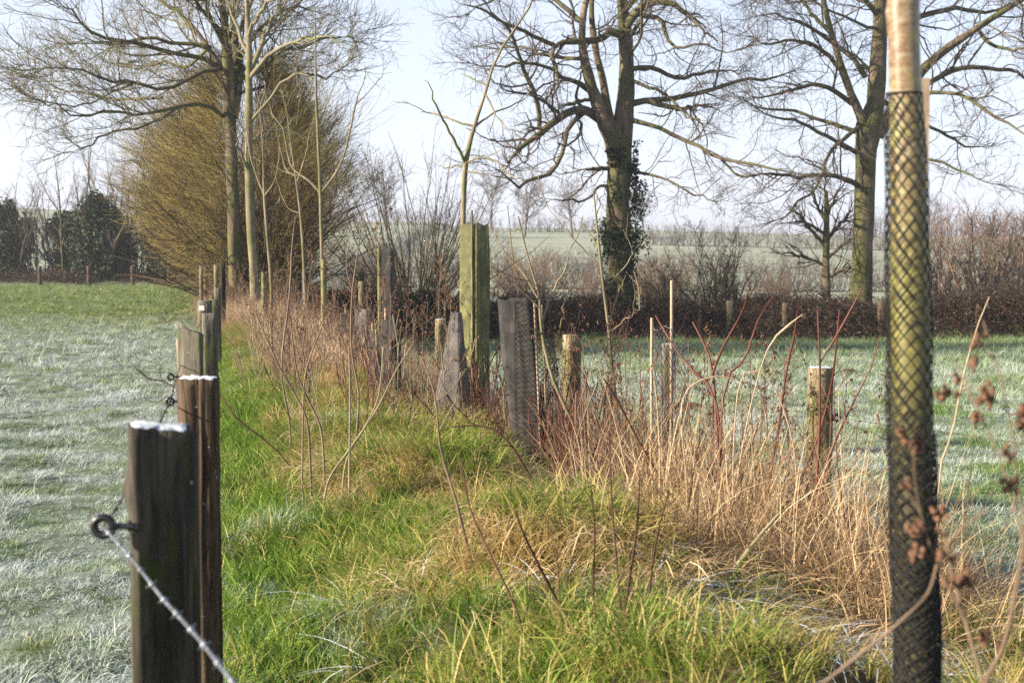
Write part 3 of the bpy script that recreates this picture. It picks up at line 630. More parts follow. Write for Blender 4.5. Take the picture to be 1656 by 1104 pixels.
PALELV = [dict(dens=3.0, t0=.1, ang=.75, Lf=lambda t, L: .5 + .6 * (1 - t), rf=.5, k=8, wig=.2, up=.05, rmin=.007), dict(dens=4.5, t0=.1, ang=.75, Lf=lambda t, L: .35 + .2 * (1 - t), rf=.55, k=5, wig=.2, up=.05, rmin=.0045), dict(dens=5, t0=.1, ang=.7, Lf=lambda t, L: .18 + 0 * t, rf=.6, k=3, wig=.2, up=.04, rmin=.003)]
build_tree('young_tree', bo4, 'slender pale trunked tree standing just in front of the big hedge', 'tree', pale_tr, pale_l, PALELV, (M['sapling'], M['twiglight'], M['twiglight']), 30)

# saplings in the strip ------------------------------------------------------------
SAPLV = [dict(dens=1.2, t0=.2, ang=.7, Lf=lambda t, L: .3 + .3 * (1 - t), rf=.5, k=6, wig=.12, up=.08, rmin=.004), dict(dens=2.2, t0=.2, ang=.7, Lf=lambda t, L: .15 + 0 * t, rf=.6, k=3, wig=.15, up=.05, rmin=.003)]
def sapling(D, px, label, tr, lb, mats=None):
    b = gb(px, D); b[2] -= .0
    return build_tree('sapling', b, label, 'sapling', tr, lb, SAPLV, mats or (M['sapling'], M['sapling'], M['sapling']), D, group='young trees planted along the strip', jig=.01, ws=.72)
sapling(13, 748, 'young tree with forked crooked top rising out of the tall green tree guard',
 [([(749, 640, 13), (748, 500, 12), (749, 350, 11), (753, 265, 11), (764, 215, 9), (785, 150, 7), (800, 100, 6), (820, 65, 5), (860, 5, 4), (880, -60, 3)], 0)],
 [([(752, 266, 7), (742, 240, 6), (722, 205, 5), (705, 165, 4), (686, 128, 3)], -.3), ([(768, 205, 5), (742, 198, 4), (715, 188, 4), (682, 178, 3)], .3),
  ([(752, 265, 5), (775, 255, 4), (805, 262, 4), (830, 285, 3), (860, 292, 2)], -.4), ([(768, 205, 5), (795, 185, 4), (830, 170, 3), (860, 150, 2)], .3),
  ([(752, 270, 4), (738, 268, 3), (722, 272, 3), (710, 268, 2)], .2), ([(752, 277, 4), (775, 280, 3), (800, 285, 2)], -.2), ([(790, 140, 4), (765, 128, 3), (745, 120, 2)], .2), ([(785, 152, 4), (805, 190, 3), (830, 220, 2)], -.3)])
sapling(21, 521, 'straight young tree with two long upswept side branches before the big hedge',
 [([(525, 560, 10), (523, 480, 9), (520, 400, 8), (518, 310, 7), (514, 220, 6), (511, 140, 5), (510, 60, 3), (509, 10, 2)], 0)],
 [([(518, 312, 6), (500, 292, 5), (482, 280, 5), (468, 262, 4), (460, 215, 4), (440, 180, 3), (430, 160, 2)], .3), ([(519, 312, 5), (538, 288, 5), (555, 255, 4), (566, 210, 4), (578, 160, 3), (588, 130, 2), (589, 100, 2)], -.3),
  ([(574, 170, 3), (595, 150, 2), (612, 130, 2), (625, 110, 1.5)], .1), ([(516, 200, 3), (530, 165, 2), (545, 130, 2)], .2)])
sapling(24, 437, 'yellowish stemmed young tree with V-shaped upper twigs before the big hedge',
 [([(440, 520, 9), (438, 450, 8), (432, 380, 6), (427, 312, 5), (425, 240, 3), (420, 180, 2)], 0)],
 [([(427, 315, 4), (415, 285, 3), (405, 250, 3), (398, 200, 2)], .2), ([(427, 318, 4), (445, 290, 3), (452, 240, 2), (448, 200, 2)], -.2), ([(430, 340, 3), (448, 330, 3), (460, 300, 2)], .2)])
sapling(23, 490, 'thin young tree leaning slightly left, between the upswept one and the yellowish one',
 [([(494, 520, 9), (492, 440, 7), (486, 350, 6), (478, 285, 5), (470, 230, 3), (462, 165, 2)], 0)],
 [([(478, 285, 4), (462, 272, 3), (450, 225, 2), (442, 190, 2)], .2), ([(480, 295, 4), (495, 250, 3), (503, 200, 2)], -.2), ([(484, 345, 3), (465, 335, 2), (450, 300, 2), (440, 270, 1.6)], .2)])
sapling(9.5, 985, 'thin pale leafless sapling with V-shaped forks, right of the dark net guard',
 [([(1002, 690, 9), (990, 600, 8), (985, 540, 7), (978, 480, 7), (971, 420, 6), (964, 350, 4), (961, 315, 3)], 0)],
 [([(985, 520, 4), (1000, 475, 3), (1008, 445, 2)], .1), ([(968, 400, 4), (952, 375, 3), (938, 348, 2)], .1), ([(964, 350, 3), (972, 325, 2), (978, 305, 2)], -.1), ([(990, 535, 4), (1015, 515, 3), (1040, 495, 2)], -.1), ([(975, 470, 3), (1010, 430, 3), (1035, 390, 2)], .2), ([(972, 430, 3), (940, 400, 3), (905, 360, 2), (880, 325, 2)], .1)])
sapling(9.0, 880, 'leaning thin sapling with many forks growing up out of the dark net guard',
 [([(1010, 830, 9), (960, 740, 9), (915, 660, 8), (890, 600, 8), (875, 530, 7), (872, 480, 6), (855, 420, 4), (838, 350, 3)], 0)],
 [([(875, 530, 5), (890, 480, 4), (915, 430, 3), (925, 395, 2)], .1), ([(872, 485, 5), (845, 440, 4), (812, 405, 3), (790, 360, 2)], .1), ([(874, 500, 4), (850, 475, 3), (822, 452, 3), (800, 445, 2)], -.1),
  ([(876, 540, 4), (850, 528, 3), (825, 515, 2)], -.2), ([(885, 590, 4), (905, 540, 3), (912, 480, 2)], .1)])

# foreground netted tree ------------------------------------------------------------
def net_tube(g, fn, H0, H1, ns, turns, r, seg=60, T=None):
    """diamond net on the surface fn(u, z): ns helices each way"""
    for sgn in (-1, 1):
        t = np.linspace(0, 1, seg); z = H0 + (H1 - H0) * t
        PP = np.array([[fn((i / ns + sgn * turns * q) % 1.0, zz) for q, zz in zip(t, z)] for i in range(ns)])
        g.tubes(PP, np.full(PP.shape[:2], r), 3)
DT = 2.6
bt = gb(1490, DT)
nt = thing('netted_tree', bt, 'near young tree trunk with glossy reddish bark above black diamond netting, right foreground', 'tree')
tr = [(1492, 1800, 60), (1488, 1300, 60), (1484, 1000, 61), (1478, 800, 62), (1474, 600, 62), (1471, 400, 58), (1468, 250, 55), (1465, 150, 50), (1462, 80, 49), (1462, 0, 47), (1461, -150, 45), (1460, -400, 40), (1458, -900, 30)]
pt, rt = limb(tr, DT, 60)
g = Geo(); g0 = Geo(); g0.tubes(pt, rt * 1.02, 20); V = g0.V[0]
for q in range(len(V)):
    v = Vector(V[q]); V[q] = pt[q // 20] + (V[q] - pt[q // 20]) * (1 + .05 * mnoise.noise(Vector((v.x * 18, v.y * 18, v.z * 6))))
    zz = V[q][2]; kz = P(1445, 28, DT)
    dk = Vector(V[q]) - Vector(kz); V[q] += unit(V[q] - pt[q // 20]) * .010 * math.exp(-(dk.length / .018) ** 2)
g.add(V, g0.F[0], g0.T[0])
def cherry():
    m, n, l, out = newmat('cherry_bark')
    gg = n.new('ShaderNodeNewGeometry'); pos = gg.outputs['Position']
    a = noise(n, l, 45, 6, pos, .75, (.7, .7, 1.3)); b_ = noise(n, l, 11, 5, pos, .7)
    r = ramp(n, [(.3, (.08, .04, .022)), (.5, (.19, .125, .07)), (.7, (.36, .32, .22))]); l.new(a.outputs['Fac'], r.inputs[0])
    q = ramp(n, [(.50, (0, 0, 0)), (.66, (1, 1, 1))]); l.new(b_.outputs['Fac'], q.inputs[0])
    c = mix(n, l, q.outputs[0], r.outputs[0], (.30, .29, .10))
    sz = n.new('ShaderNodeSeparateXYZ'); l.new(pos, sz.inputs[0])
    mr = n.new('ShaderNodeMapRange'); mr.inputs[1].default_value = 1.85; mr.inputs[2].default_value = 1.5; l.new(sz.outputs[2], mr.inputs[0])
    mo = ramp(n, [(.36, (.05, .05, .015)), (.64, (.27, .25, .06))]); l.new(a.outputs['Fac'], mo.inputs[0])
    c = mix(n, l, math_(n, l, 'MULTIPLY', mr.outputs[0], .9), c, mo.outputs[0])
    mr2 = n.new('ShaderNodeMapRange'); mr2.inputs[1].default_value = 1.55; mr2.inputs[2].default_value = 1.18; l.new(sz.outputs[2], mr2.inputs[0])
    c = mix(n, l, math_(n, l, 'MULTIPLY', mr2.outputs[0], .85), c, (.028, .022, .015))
    b = n.new('ShaderNodeBsdfPrincipled'); b.inputs['Roughness'].default_value = .38; l.new(c, b.inputs['Base Color'])
    bp = n.new('ShaderNodeBump'); bp.inputs['Strength'].default_value = .3; bp.inputs['Distance'].default_value = .003
    l.new(a.outputs['Fac'], bp.inputs['Height']); l.new(bp.outputs[0], b.inputs['Normal']); l.new(b.outputs[0], out.inputs[0]); return m
M['cherry'] = cherry()
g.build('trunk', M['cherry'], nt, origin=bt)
cz = lambda z: np.array([np.interp(z, pt[:, 2], pt[:, 0]), np.interp(z, pt[:, 2], pt[:, 1]), z])
ztop = P(1465, 150, DT)[2]
def netfn(u, z):
    c = cz(z); a = u * 2 * math.pi; tt = np.clip((ztop - z) / 1.6, 0, 1)
    r = float(np.interp(z, pt[:, 2], rt)) * 1.02 + .0015 + .0025 * tt; r += .0015 * math.sin(z * 23 + a)
    lo = .004 * max(0, -math.cos(a)) ** 3
    return c + np.array([math.cos(a) * (r + lo), math.sin(a) * r, 0])
g = Geo(); net_tube(g, netfn, float(bt[2]), ztop, 10, 5.2, .00115, 190); net_tube(g, lambda u, z: netfn(u, z) + np.array([-.0035, .004, 0]), float(bt[2]), ztop - .01, 10, 5.0, .0011, 190); net_tube(g, lambda u, z: netfn(u, z) + .003 * np.array([math.cos(u * 6.28), math.sin(u * 6.28), 0]), float(bt[2]), P(1480, 700, DT)[2], 7, 5.0, .0014, 150); net_tube(g, lambda u, z: netfn(u, z) + .002 * np.array([math.cos(u * 6.28), math.sin(u * 6.28), 0]), float(bt[2]), P(1480, 860, DT)[2], 9, 4.0, .0015, 120)
g.tubes(np.array([netfn(a, ztop - .002) for a in np.linspace(0, 1, 30)]), np.full(30, .0018), 4)
g.build('netting', M['net'], nt, origin=bt)
# stake behind it, its own thing
bs = gb(1500, 2.72)
st = thing('tree_stake', bs, 'square wooden stake with a cut top tied behind the near netted trunk', 'stake')
g = Geo(); top = P(1490, 128, 2.72); g.box((top[0] - .012 - bs[0], -.016, -.3), (top[0] + .012 - bs[0], .016, top[2] - bs[2])); g.build('post', M['stakepale'], st, smooth=False)

# ---------------------------------------------------------------- fence posts
def post_mesh(w, d, h, seed, n=28, rows=36, square=.5, lean=(0, 0), split=0, bulge=None, slant=(0, 0), rough=.06, foot=.35, twist=0, spike=None):
    """irregular split timber; z from -foot to h, origin at the ground"""
    g = Geo(); V = []; zs = np.linspace(-foot, h, rows)
    for z in zs:
        for i in range(n):
            a = 2 * math.pi * i / n + twist * z
            c, s = math.cos(a), math.sin(a); e = 2 + 6 * square
            r = 1 / ((abs(c) ** e + abs(s) ** e) ** (1 / e))
            ridg = mnoise.noise(Vector((math.cos(a) * 2.5 + seed, math.sin(a) * 2.5, z * .5))) * 2.4 + mnoise.noise(Vector((math.cos(a) * 9 + seed, math.sin(a) * 9, z * 1.3))) * 1.1 + mnoise.noise(Vector((c * 2 + seed, s * 2, z * 9))) * .6
            r *= 1 + rough * ridg
            ck = abs(mnoise.noise(Vector((math.cos(a) * 3.1 + seed * 1.7, math.sin(a) * 3.1, z * .35 + 9)))); r -= max(0, 1 - ck / .07) * .13
            ck = abs(mnoise.noise(Vector((math.cos(a) * 6 + seed, math.sin(a) * 6, z * .8 + 4)))); r -= max(0, 1 - ck / .08) * .05
            if bulge:
                bz, ba, bs_, bh = bulge; da = math.atan2(math.sin(a - ba), math.cos(a - ba)); r += bh * math.exp(-((z - bz) / bs_) ** 2 - (da / .6) ** 2)
            x, y = c * r * w / 2, s * r * d / 2
            zz = z
            if z > h - 1e-6:
                zz = z + slant[0] * x + slant[1] * y + .006 * mnoise.noise(Vector((x * 60, y * 60, seed)))
                if spike: zz += spike[1] * max(0, math.cos(a - spike[0])) ** 6
            V.append((x + lean[0] * z, y + lean[1] * z, zz))
    F = [(r * n + i, r * n + (i + 1) % n, (r + 1) * n + (i + 1) % n, (r + 1) * n + i) for r in range(rows - 1) for i in range(n)]
    b = (rows - 1) * n; rim = np.array(V[b:b + n]); cen = rim.mean(0)
    inner = cen + (rim - cen) * .5; inner[:, 2] += .002; V += [tuple(q) for q in inner]; ib = len(V) - n
    F += [(b + i, b + (i + 1) % n, ib + (i + 1) % n, ib + i) for i in range(n)]
    V.append(tuple(cen)); F += [(ib + i, ib + (i + 1) % n, len(V) - 1, len(V) - 1) for i in range(0, n)]
    g.add(V, [f for f in F if f[2] != f[3]]); tri = [f[:3] for f in F if f[2] == f[3]]
    # quads from fan pairs
    ib2 = ib
    g.F[0] = np.vstack([g.F[0], np.array([(ib2 + i, ib2 + i + 1, ib2 + (i + 2) % n, len(V) - 1) for i in range(0, n, 2)])])
    return g, rim
def frost_cap(rim, cover=.90, seed=0, off=(0, 0), th=.0025):
    n = len(rim); cen = rim.mean(0); g = Geo(); V = []
    for k, (sc, up) in enumerate([(1, .001), (.97, th), (.75, th * 1.3), (.4, th * 1.5)]):
        for i in range(n):
            q = cen + (rim[i] - cen) * sc * cover * (1 + .08 * mnoise.noise(Vector((math.cos(i) * 2, i * .4, seed)))); V.append((q[0] + off[0], q[1] + off[1], q[2] + up + .0015 * mnoise.noise(Vector((i * .9, k, seed)))))
    F = [(r * n + i, r * n + (i + 1) % n, (r + 1) * n + (i + 1) % n, (r + 1) * n + i) for r in range(3) for i in range(n)]
    V.append(tuple(cen + np.array([off[0], off[1], th * 1.6]))); F += [(3 * n + i, 3 * n + i + 1, 3 * n + (i + 2) % n, len(V) - 1) for i in range(0, n, 2)]
    g.add(V, F); return g
def fence_post(px, D, ytop, wpx, label, mat, group, dz=.12, cap=True, dfac=1.0, rz=0, name='fence_post', capmat=None, **kw):
    b = gb(px, D); top = P(px, ytop, D); h = float(top[2] - b[2]); wd = wpx / FPX * D
    t = thing(name, b, label, 'fence post', group); t.rotation_euler = (0, 0, rz)
    g, rim = post_mesh(wd, wd * dfac, h, px * .37, **kw); g.build('post', mat, t)
    if cap: frost_cap(rim, seed=px).build('frost_cap', M['frost'], t)
    return t, b, h
def torus(R0, r0, n=28, m=10, sq=1.0):
    g = Geo(); V = []
    for i in range(n):
        a = 2 * math.pi * i / n
        for j in range(m):
            b = 2 * math.pi * j / m; rr = R0 + r0 * math.cos(b); V.append((rr * math.cos(a), r0 * sq * math.sin(b), rr * math.sin(a)))
    g.add(V, [(i * m + j, i * m + (j + 1) % m, ((i + 1) % n) * m + (j + 1) % m, ((i + 1) % n) * m + j) for i in range(n) for j in range(m)]); return g
LG = 'split wooden posts of the left fence'; RG = 'wooden posts of the right fence'
p1, b1, h1 = fence_post(254, 2.6, 690, 96, 'nearest thick dark post with frosty top and a knot on its left side', M['post'], LG, square=.95, bulge=(1.11, math.pi + .1, .03, .24), slant=(-.09, .02), rough=.045, dfac=.8, rz=R(20), rows=90, n=96)
g, rim = post_mesh(.028, .05, h1 - .012, 5, square=.3, rough=.12, foot=.35, rows=30, n=16); sh = g.build('side_splinter', M['post'], p1); sh.location = (.054, -.012, 0)
p2, b2, h2 = fence_post(319, 4.6, 611, 62, 'round warm brown post with frosty top, half hidden behind the nearest post', M['postbrown'], LG, square=.2, rough=.08, lean=(.0, 0), rows=60, n=72)
p3, b3, h3 = fence_post(307, 7.0, 535, 42, 'wide flat split plank post with a notched top, third in the left fence', M['postgrey'], LG, cap=False, square=.8, dfac=.35, rough=.06, slant=(-.25, 0), spike=(math.pi, .03), rows=40, n=56, rz=R(-12))
g, rim = post_mesh(.03, .03, h3 - .045, 9, square=.6, rough=.1, rows=20, n=12, lean=(-.012, 0)); sh = g.build('side_splinter', M['postpale'], p3); sh.location = (-.066, .05, 0)
p4, b4, h4 = fence_post(338, 8.9, 507, 24, 'squared grey post with a pale left edge, fourth in the left fence', M['postgrey'], LG, cap=False, square=.95, dfac=1.0, rough=.03, rows=30, n=24, rz=R(16))
FP = [(331, 12.2, 486, 22, 'short flat topped post with a small white plate, fifth in the left fence', 'postgrey', .9), (346, 15.5, 484, 11, 'narrow grey post just right of the plated one', 'postgrey', .6),
      (352, 19, 466, 11, 'greenish post beyond the plated one in the left fence', 'postgrey', .7), (341, 23, 478, 8, 'small pale leaning post far along the left fence', 'postpale', .6), (361, 27, 426, 8, 'tall black post standing at the start of the big hedge', 'postdark', .7)]
for px, D, yt, wp, lb, mt, sq in FP:
    fence_post(px, D, yt, wp, lb, M[mt], LG, cap=False, square=sq, rough=.05, rows=14, n=16, rz=R(12), lean=(.02 * (px % 3 - 1), 0))
for k, (px, D, yt, wp) in enumerate([(326, 33, 430, 6), (333, 36, 432, 6), (341, 39, 430, 6), (350, 31, 428, 7)]):
    lbl = ['leftmost pale stake below the overhang of the big hedge', 'second pale stake from the left below the hedge overhang', 'third pale stake below the hedge overhang', 'pale stake just left of the tall black post'][k]
    fence_post(px, D, yt, wp, lbl, M['postpale'], LG, cap=False, square=.4, rough=.06, rows=10, n=12, name='hedge_stake')
# plate on post five
q = P(326, 498, 12.0); g = Geo(); g.box((-.022, -.002, -.02), (.022, .002, .02)); o = g.build('number_plate', simple('white_plate', (.6, .6, .62), .5), None, smooth=False); o.location = q; tag(o, 'tiny blank white plate nailed near the top of the fifth left post', 'plate')
p6, b6, h6 = fence_post(1328, 7.6, 594, 40, 'pale barked round post with a frost rimmed top and a black insulator, right foreground fence', M['postpale'], RG, square=.15, rough=.07, rows=40, n=30)
p7, b7, h7 = fence_post(925, 12, 541, 25, 'square sawn pale post just right of the dark net guard', M['postpale'], RG, square=.95, cap=False, rough=.02, rows=16, n=20, rz=R(25))
p8, b8, h8 = fence_post(712, 16.5, 516, 15, 'narrow pale post between the low guard and the tall green guard', M['postpale'], RG, square=.9, cap=True, rough=.03, rows=16, n=16, rz=R(30))
fence_post(1082, 9.6, 556, 22, 'grey post hidden in the net roll and red stems', M['postgrey'], RG, square=.6, rough=.05, rows=20, n=20)
fence_post(584, 20, 455, 8, 'thin yellowish stake left of the low grey guards', M['postpale'], RG, square=.9, cap=False, rough=.03, rows=10, n=12)

# ---------------------------------------------------------------- insulators and wire
def insulator(px, py, D, ro_, ri, side, label, bolt=.05):
    o = P(px, py, D); t = thing('ring_insulator', o, label, 'insulator', 'black ring insulators on the fences')
    s = 1 / FPX * D; R0 = (ro_ + ri) / 2 * s; r0 = (ro_ - ri) / 2 * s
    torus(R0, r0).build('ring', M['insul'], t)
    g = Geo(); g.tubes([(side * R0 * .9, 0, 0), (side * (R0 + bolt * .5), .004, 0), (side * (R0 + bolt), .006, -.003)], [r0 * .8, r0 * .75, r0 * 1.1], 10)
    g.tubes([(side * (R0 + bolt * .62), .004, -.0), (side * (R0 + bolt * .72), .004, 0)], [r0 * 1.3, r0 * 1.3], 10); g.build('screw', M['insul'], t); return t
i1 = insulator(167, 851, 2.52, 22, 8, 1, 'large black ring insulator on the nearest post holding the barbed wire', .045)
insulator(276, 609, 4.62, 6.5, 2.6, 1, 'upper small black ring insulator beside the second post', .02)
insulator(275, 649, 4.62, 8, 3.2, 1, 'lower small black ring insulator beside the second post', .03)
insulator(1353, 675, 7.55, 7.5, 2.5, -1, 'small black ring insulator on the pale round post', .02)
def barbed(name, pts, r, label, barb=.10, mat=None, k=160):
    pts = spline(np.asarray(pts, float), k); g = Geo()
    tan = unit(np.gradient(pts, axis=0)); u = unit(np.cross(tan, [0, 0, 1.])); v = np.cross(tan, u)
    L = np.r_[0, np.cumsum(np.linalg.norm(np.diff(pts, axis=0), axis=1))]
    ph = L / (r * 22) * 2 * math.pi
    for s in (0, math.pi): g.tubes(pts + r * .9 * (np.cos(ph + s)[:, None] * u + np.sin(ph + s)[:, None] * v), np.full(k, r), 6)
    for q in np.arange(barb * .6, L[-1], barb):
        i = min(np.searchsorted(L, q), k - 1); c = pts[i]
        for s in range(3): g.tubes([c + tan[i] * (s * r * 1.6) + r * 2.2 * (math.cos(a) * u[i] + math.sin(a) * v[i]) for a in np.linspace(0, 6.28, 10)], np.full(10, r * .8), 4)
        for s in range(4):
            a = s * 1.57 + random.random(); d = math.cos(a) * u[i] + math.sin(a) * v[i] + tan[i] * random.uniform(-.5, .5); g.tubes([c, c + d * r * 6], [r * .6, r * .2], 4)
    o = g.build(name, mat or M['wire'], None, origin=pts[0]); o.location = pts[0]; return tag(o, label, 'wire')
barbed('barbed_wire', [P(167, 851, 2.52), P(215, 905, 2.3), P(262, 965, 2.1), P(320, 1030, 1.9), P(372, 1096, 1.72), P(440, 1180, 1.5), P(560, 1330, 1.25)], .0017, 'frosty grey barbed wire coming from the nearest ring insulator towards the camera', .085)
barbed('barbed_wire', [P(167, 851, 2.52), P(185, 826, 2.7), P(215, 770, 3.2), P(275, 649, 4.62)], .0015, 'dark barbed wire running back from the nearest ring to the second post', .12, M['wiredark'], 80)
barbed('barbed_wire', [P(275, 649, 4.62), P(292, 590, 7.0), P(318, 535, 9), P(333, 500, 13)], .0013, 'thin barbed wire along the left of the farther split posts', .2, M['wiredark'], 80)
barbed('barbed_wire', [P(1353, 675, 7.55), P(1445, 688, 7.0), P(1560, 703, 6.4), P(1700, 725, 5.9)], .0013, 'thin barbed wire crossing the right field from the pale round post', .15, M['wiredark'], 100)
barbed('barbed_wire', [P(1353, 675, 7.55), P(1230, 655, 8.3), P(1080, 625, 9.6), P(925, 590, 12)], .0013, 'thin barbed wire behind the tall dry grass', .2, M['wiredark'], 100)

# ---------------------------------------------------------------- tree guards
def guard(D, px, ytop, ybot, wt, wb, label, mat, n=4, rot=.6, lean_px=0, strands=None, stake=None, crump=.006, stakes_mat=None, group='net tree guards along the strip', holes=None):
    """guard sleeve round a sapling; widths in photo px"""
    s = D / FPX; b = gb(px, D); zt = float(P(px, ytop, D)[2] - b[2]); zb = -.05
    t = thing('tree_guard', b, label, 'tree guard', group)
    N, rows = 48, 26
    def fn(u, f):
        a = u * 2 * math.pi + rot; r = (wb + (wt - wb) * f) * s / 2
        k = math.pi / n; rr = math.cos(k) / math.cos(((a - rot) % (2 * k)) - k); rr = .25 + .75 * rr if n > 4 else rr * 1.05
        q = r * rr * (1 + crump * 4 * mnoise.noise(Vector((math.cos(a) * 3 + px, math.sin(a) * 3, f * 7))) + .10 * mnoise.noise(Vector((math.cos(a) * 1.5 + px, math.sin(a) * 1.5, f * 3))))
        z = zb + (zt - zb) * f
        z += (.02 * mnoise.noise(Vector((math.cos(a) * 2, math.sin(a) * 2, px * .7))) if f > .97 else 0)
        return np.array([math.cos(a) * q + lean_px * s * f, math.sin(a) * q, z])
    if strands:
        g = Geo(); ns, turns, r = strands
        for sg in (-1, 1):
            tt = np.linspace(0, 1, 70); PP = np.array([[fn((i / ns + sg * turns * q) % 1, q) for q in tt] for i in range(ns)]); g.tubes(PP, np.full(PP.shape[:2], r), 3)
        g.tubes([fn(u, 1) for u in np.linspace(0, 1, 40)], np.full(40, r * 1.6), 4)
        g.build('net_sleeve', mat, t)
    else:
        V = [fn(i / N, f) for f in np.linspace(0, 1, rows) for i in range(N + 1)]
        F = [(r * (N + 1) + i, r * (N + 1) + i + 1, (r + 1) * (N + 1) + i + 1, (r + 1) * (N + 1) + i) for r in range(rows - 1) for i in range(N)]
        o = mesh('net_sleeve', V, F, mat, t); uv = o.data.uv_layers.new(name='UVMap'); per = (wt + wb) / 2 * s * 3.2
        li = np.zeros(len(o.data.loops), np.int32); o.data.loops.foreach_get('vertex_index', li)
        uvc = np.stack([(li % (N + 1)) / N * per, (li // (N + 1)) / (rows - 1) * (zt - zb)], 1); uv.data.foreach_set('uv', uvc.astype(np.float32).ravel())
    if stake:
        for sx, sy, ex, wd in stake:
            g = Geo(); p0 = np.array([sx * s, sy * s, -.2]); p1 = np.array([sx * s + lean_px * s, sy * s, zt + ex])
            g.tubes([p0, (p0 + p1) / 2 + .003, p1], [wd, wd, wd], 6); g.build('stake', stakes_mat or M['stakepale'], t)
    return t
guard(13.0, 768, 362, 640, 44, 48, 'tall square green mossy mesh guard with a thin stake, tallest guard in the strip', M['sheetgreen'], 4, R(10), stake=[(-4, -22, .12, .011)], stakes_mat=M['postpale'])
guard(9.4, 876, 486, 715, 62, 86, 'dark diamond net guard flaring at its foot, left of the leaning sapling', M['net'], 6, .3, -14, strands=(26, 1.5, .0016), stake=[(2, -6, .0, .009), (14, 4, -.03, .009)])
guard(9.5, 868, 482, 700, 60, 66, 'folded brown-grey mesh sheet guard standing inside the dark diamond net', M['sheetdark'], 3, 1.25, -34, crump=.02)
guard(12.2, 730, 505, 650, 18, 74, 'pointed grey mesh guard leaning against the left of the tall green one', M['sheetgrey'], 4, .4, 8)
guard(13.5, 632, 515, 640, 34, 34, 'low black mesh guard with a pale stake, left of the pointed grey guard', M['sheetdark'], 4, .5, stake=[(-8, -8, .10, .012)])
guard(14.2, 612, 540, 645, 44, 42, 'low grey mesh guard partly behind the low black one', M['sheetgrey'], 4, .8, stake=[(-10, 0, .12, .012), (12, 4, .10, .010)])
guard(16.5, 590, 500, 600, 30, 40, 'pinkish grey low mesh guard left of the low grey one', M['sheetgrey'], 4, .3)
guard(18.0, 560, 505, 590, 26, 30, 'small grey mesh guard farthest left of the low guards', M['sheetgrey'], 4, .9, stake=[(0, -8, .1, .014)])
guard(21.0, 627, 402, 560, 26, 28, 'tall grey green mesh guard with a yellow edge, in front of the multi-stemmed bush', M['sheetdark'], 4, R(30), stake=[(-13, -6, .0, .03)], stakes_mat=M['netmoss'])
guard(21.0, 524, 420, 560, 9, 12, 'narrow green sleeve round the foot of the upswept young tree', M['netmoss'], 6, .3)
guard(24.0, 494, 440, 520, 11, 12, 'narrow dark sleeve round the foot of the left-leaning young tree', M['sheetdark'], 6, .3)
guard(24.5, 428, 440, 520, 10, 12, 'narrow greenish sleeve round the foot of the yellowish young tree', M['sheetgreen'], 6, .3)
guard(8.4, 1072, 530, 790, 34, 44, 'grey wire net sleeve with two pale stakes standing in the tall dry grass', M['netgrey'], 6, .3, 0, strands=(16, 1.6, .0013), stake=[(-18, -4, .06, .010), (14, -2, .28, .010)])
guard(8.9, 1100, 560, 790, 30, 36, 'second grey wire net sleeve just right of the one with two stakes', M['netgrey'], 6, .3, 0, strands=(14, 1.6, .0013))

# ---------------------------------------------------------------- shrubs
def shrub_geo(nst, H, spread, levels, R0, k=10, wig=.08, up=.06, base=.25, lean=(0, 0)):
    a = rng.random(nst) * 6.283; rr = base * np.sqrt(rng.random(nst)); S = np.stack([rr * np.cos(a), rr * np.sin(a), np.full(nst, -.1)], 1)
    th = spread * rng.random(nst) ** .8; a2 = a + rng.normal(0, .4, nst); Dn = np.stack([np.sin(th) * np.cos(a2) + lean[0], np.sin(th) * np.sin(a2) + lean[1], np.cos(th)], 1)
    L = H * (.6 + .5 * rng.random(nst)); P_, Rr = walk(S, Dn, L, R0 * (.6 + .6 * rng.random(nst)), .006, k, wig, up)
    g = Geo(); g.tubes(P_, Rr, 5); g2 = Geo(); cp, cr = P_, Rr
    for i, kw in enumerate(levels): cp, cr = offshoots(cp, cr, **kw); g2.tubes(cp, cr, 3)
    return g, g2
def shrublv(s, r=1.0, d=1.0):
    return [dict(dens=2.6 * d / s, t0=.15, ang=.6, Lf=lambda t, L: s * (.5 + .9 * (1 - t)), rf=.5, k=7, wig=.14, up=.07, rmin=.008 * r), dict(dens=4.2 * d / s, t0=.1, ang=.6, Lf=lambda t, L: s * (.32 + .3 * (1 - t)), rf=.6, k=4, wig=.15, up=.05, rmin=.0055 * r),
            dict(dens=4.5 * d / s, t0=.1, ang=.6, Lf=lambda t, L: s * .22 + 0 * t, rf=.6, k=3, wig=.15, up=.04, rmin=.0045 * r)]
def shrub(name, px, D, label, cat, g, mats, group=None, dz=0, scale=1, rz=0):
    b = gb(px, D); b[2] += dz; t = thing(name, b, label, cat, group); t.scale = (scale,) * 3; t.rotation_euler = (0, 0, rz)
    g[0].build('stems', mats[0], t); g[1].build('twigs', mats[1], t); return t
hz = shrub('hazel_bush', 675, 47, 'large multi-stemmed bare bush with fanned upright rods, in front of the far hill', 'bush', shrub_geo(58, 6.6, .95, shrublv(1.25, .85, .75), .04, 12, .055, .035, .45), (M['rod'], M['twig']))
for px, D, H, lbl in [(1165, 49, 3.6, 'dark bare thorn bush with a rounded twiggy top, between the two oaks'), (1075, 50, 2.9, 'low twiggy bush right behind the ivy covered oak'), (1600, 49.5, 4.0, 'bare brownish shrub at the right edge beyond the netted trunk'), (1540, 50, 2.3, 'small bare shrub just right of the netted trunk on the far bank')]:
    shrub('thorn_bush', px, D, lbl, 'bush', shrub_geo(22, H, .9, shrublv(.6, .9, 1.3), .04, 10, .13, .04, .3), (M['oaklimb'], M['twig']))
st_tr = [([(1338, 530, 14), (1336, 470, 13), (1336, 400, 11), (1337, 350, 9), (1336, 310, 6)], 0)]
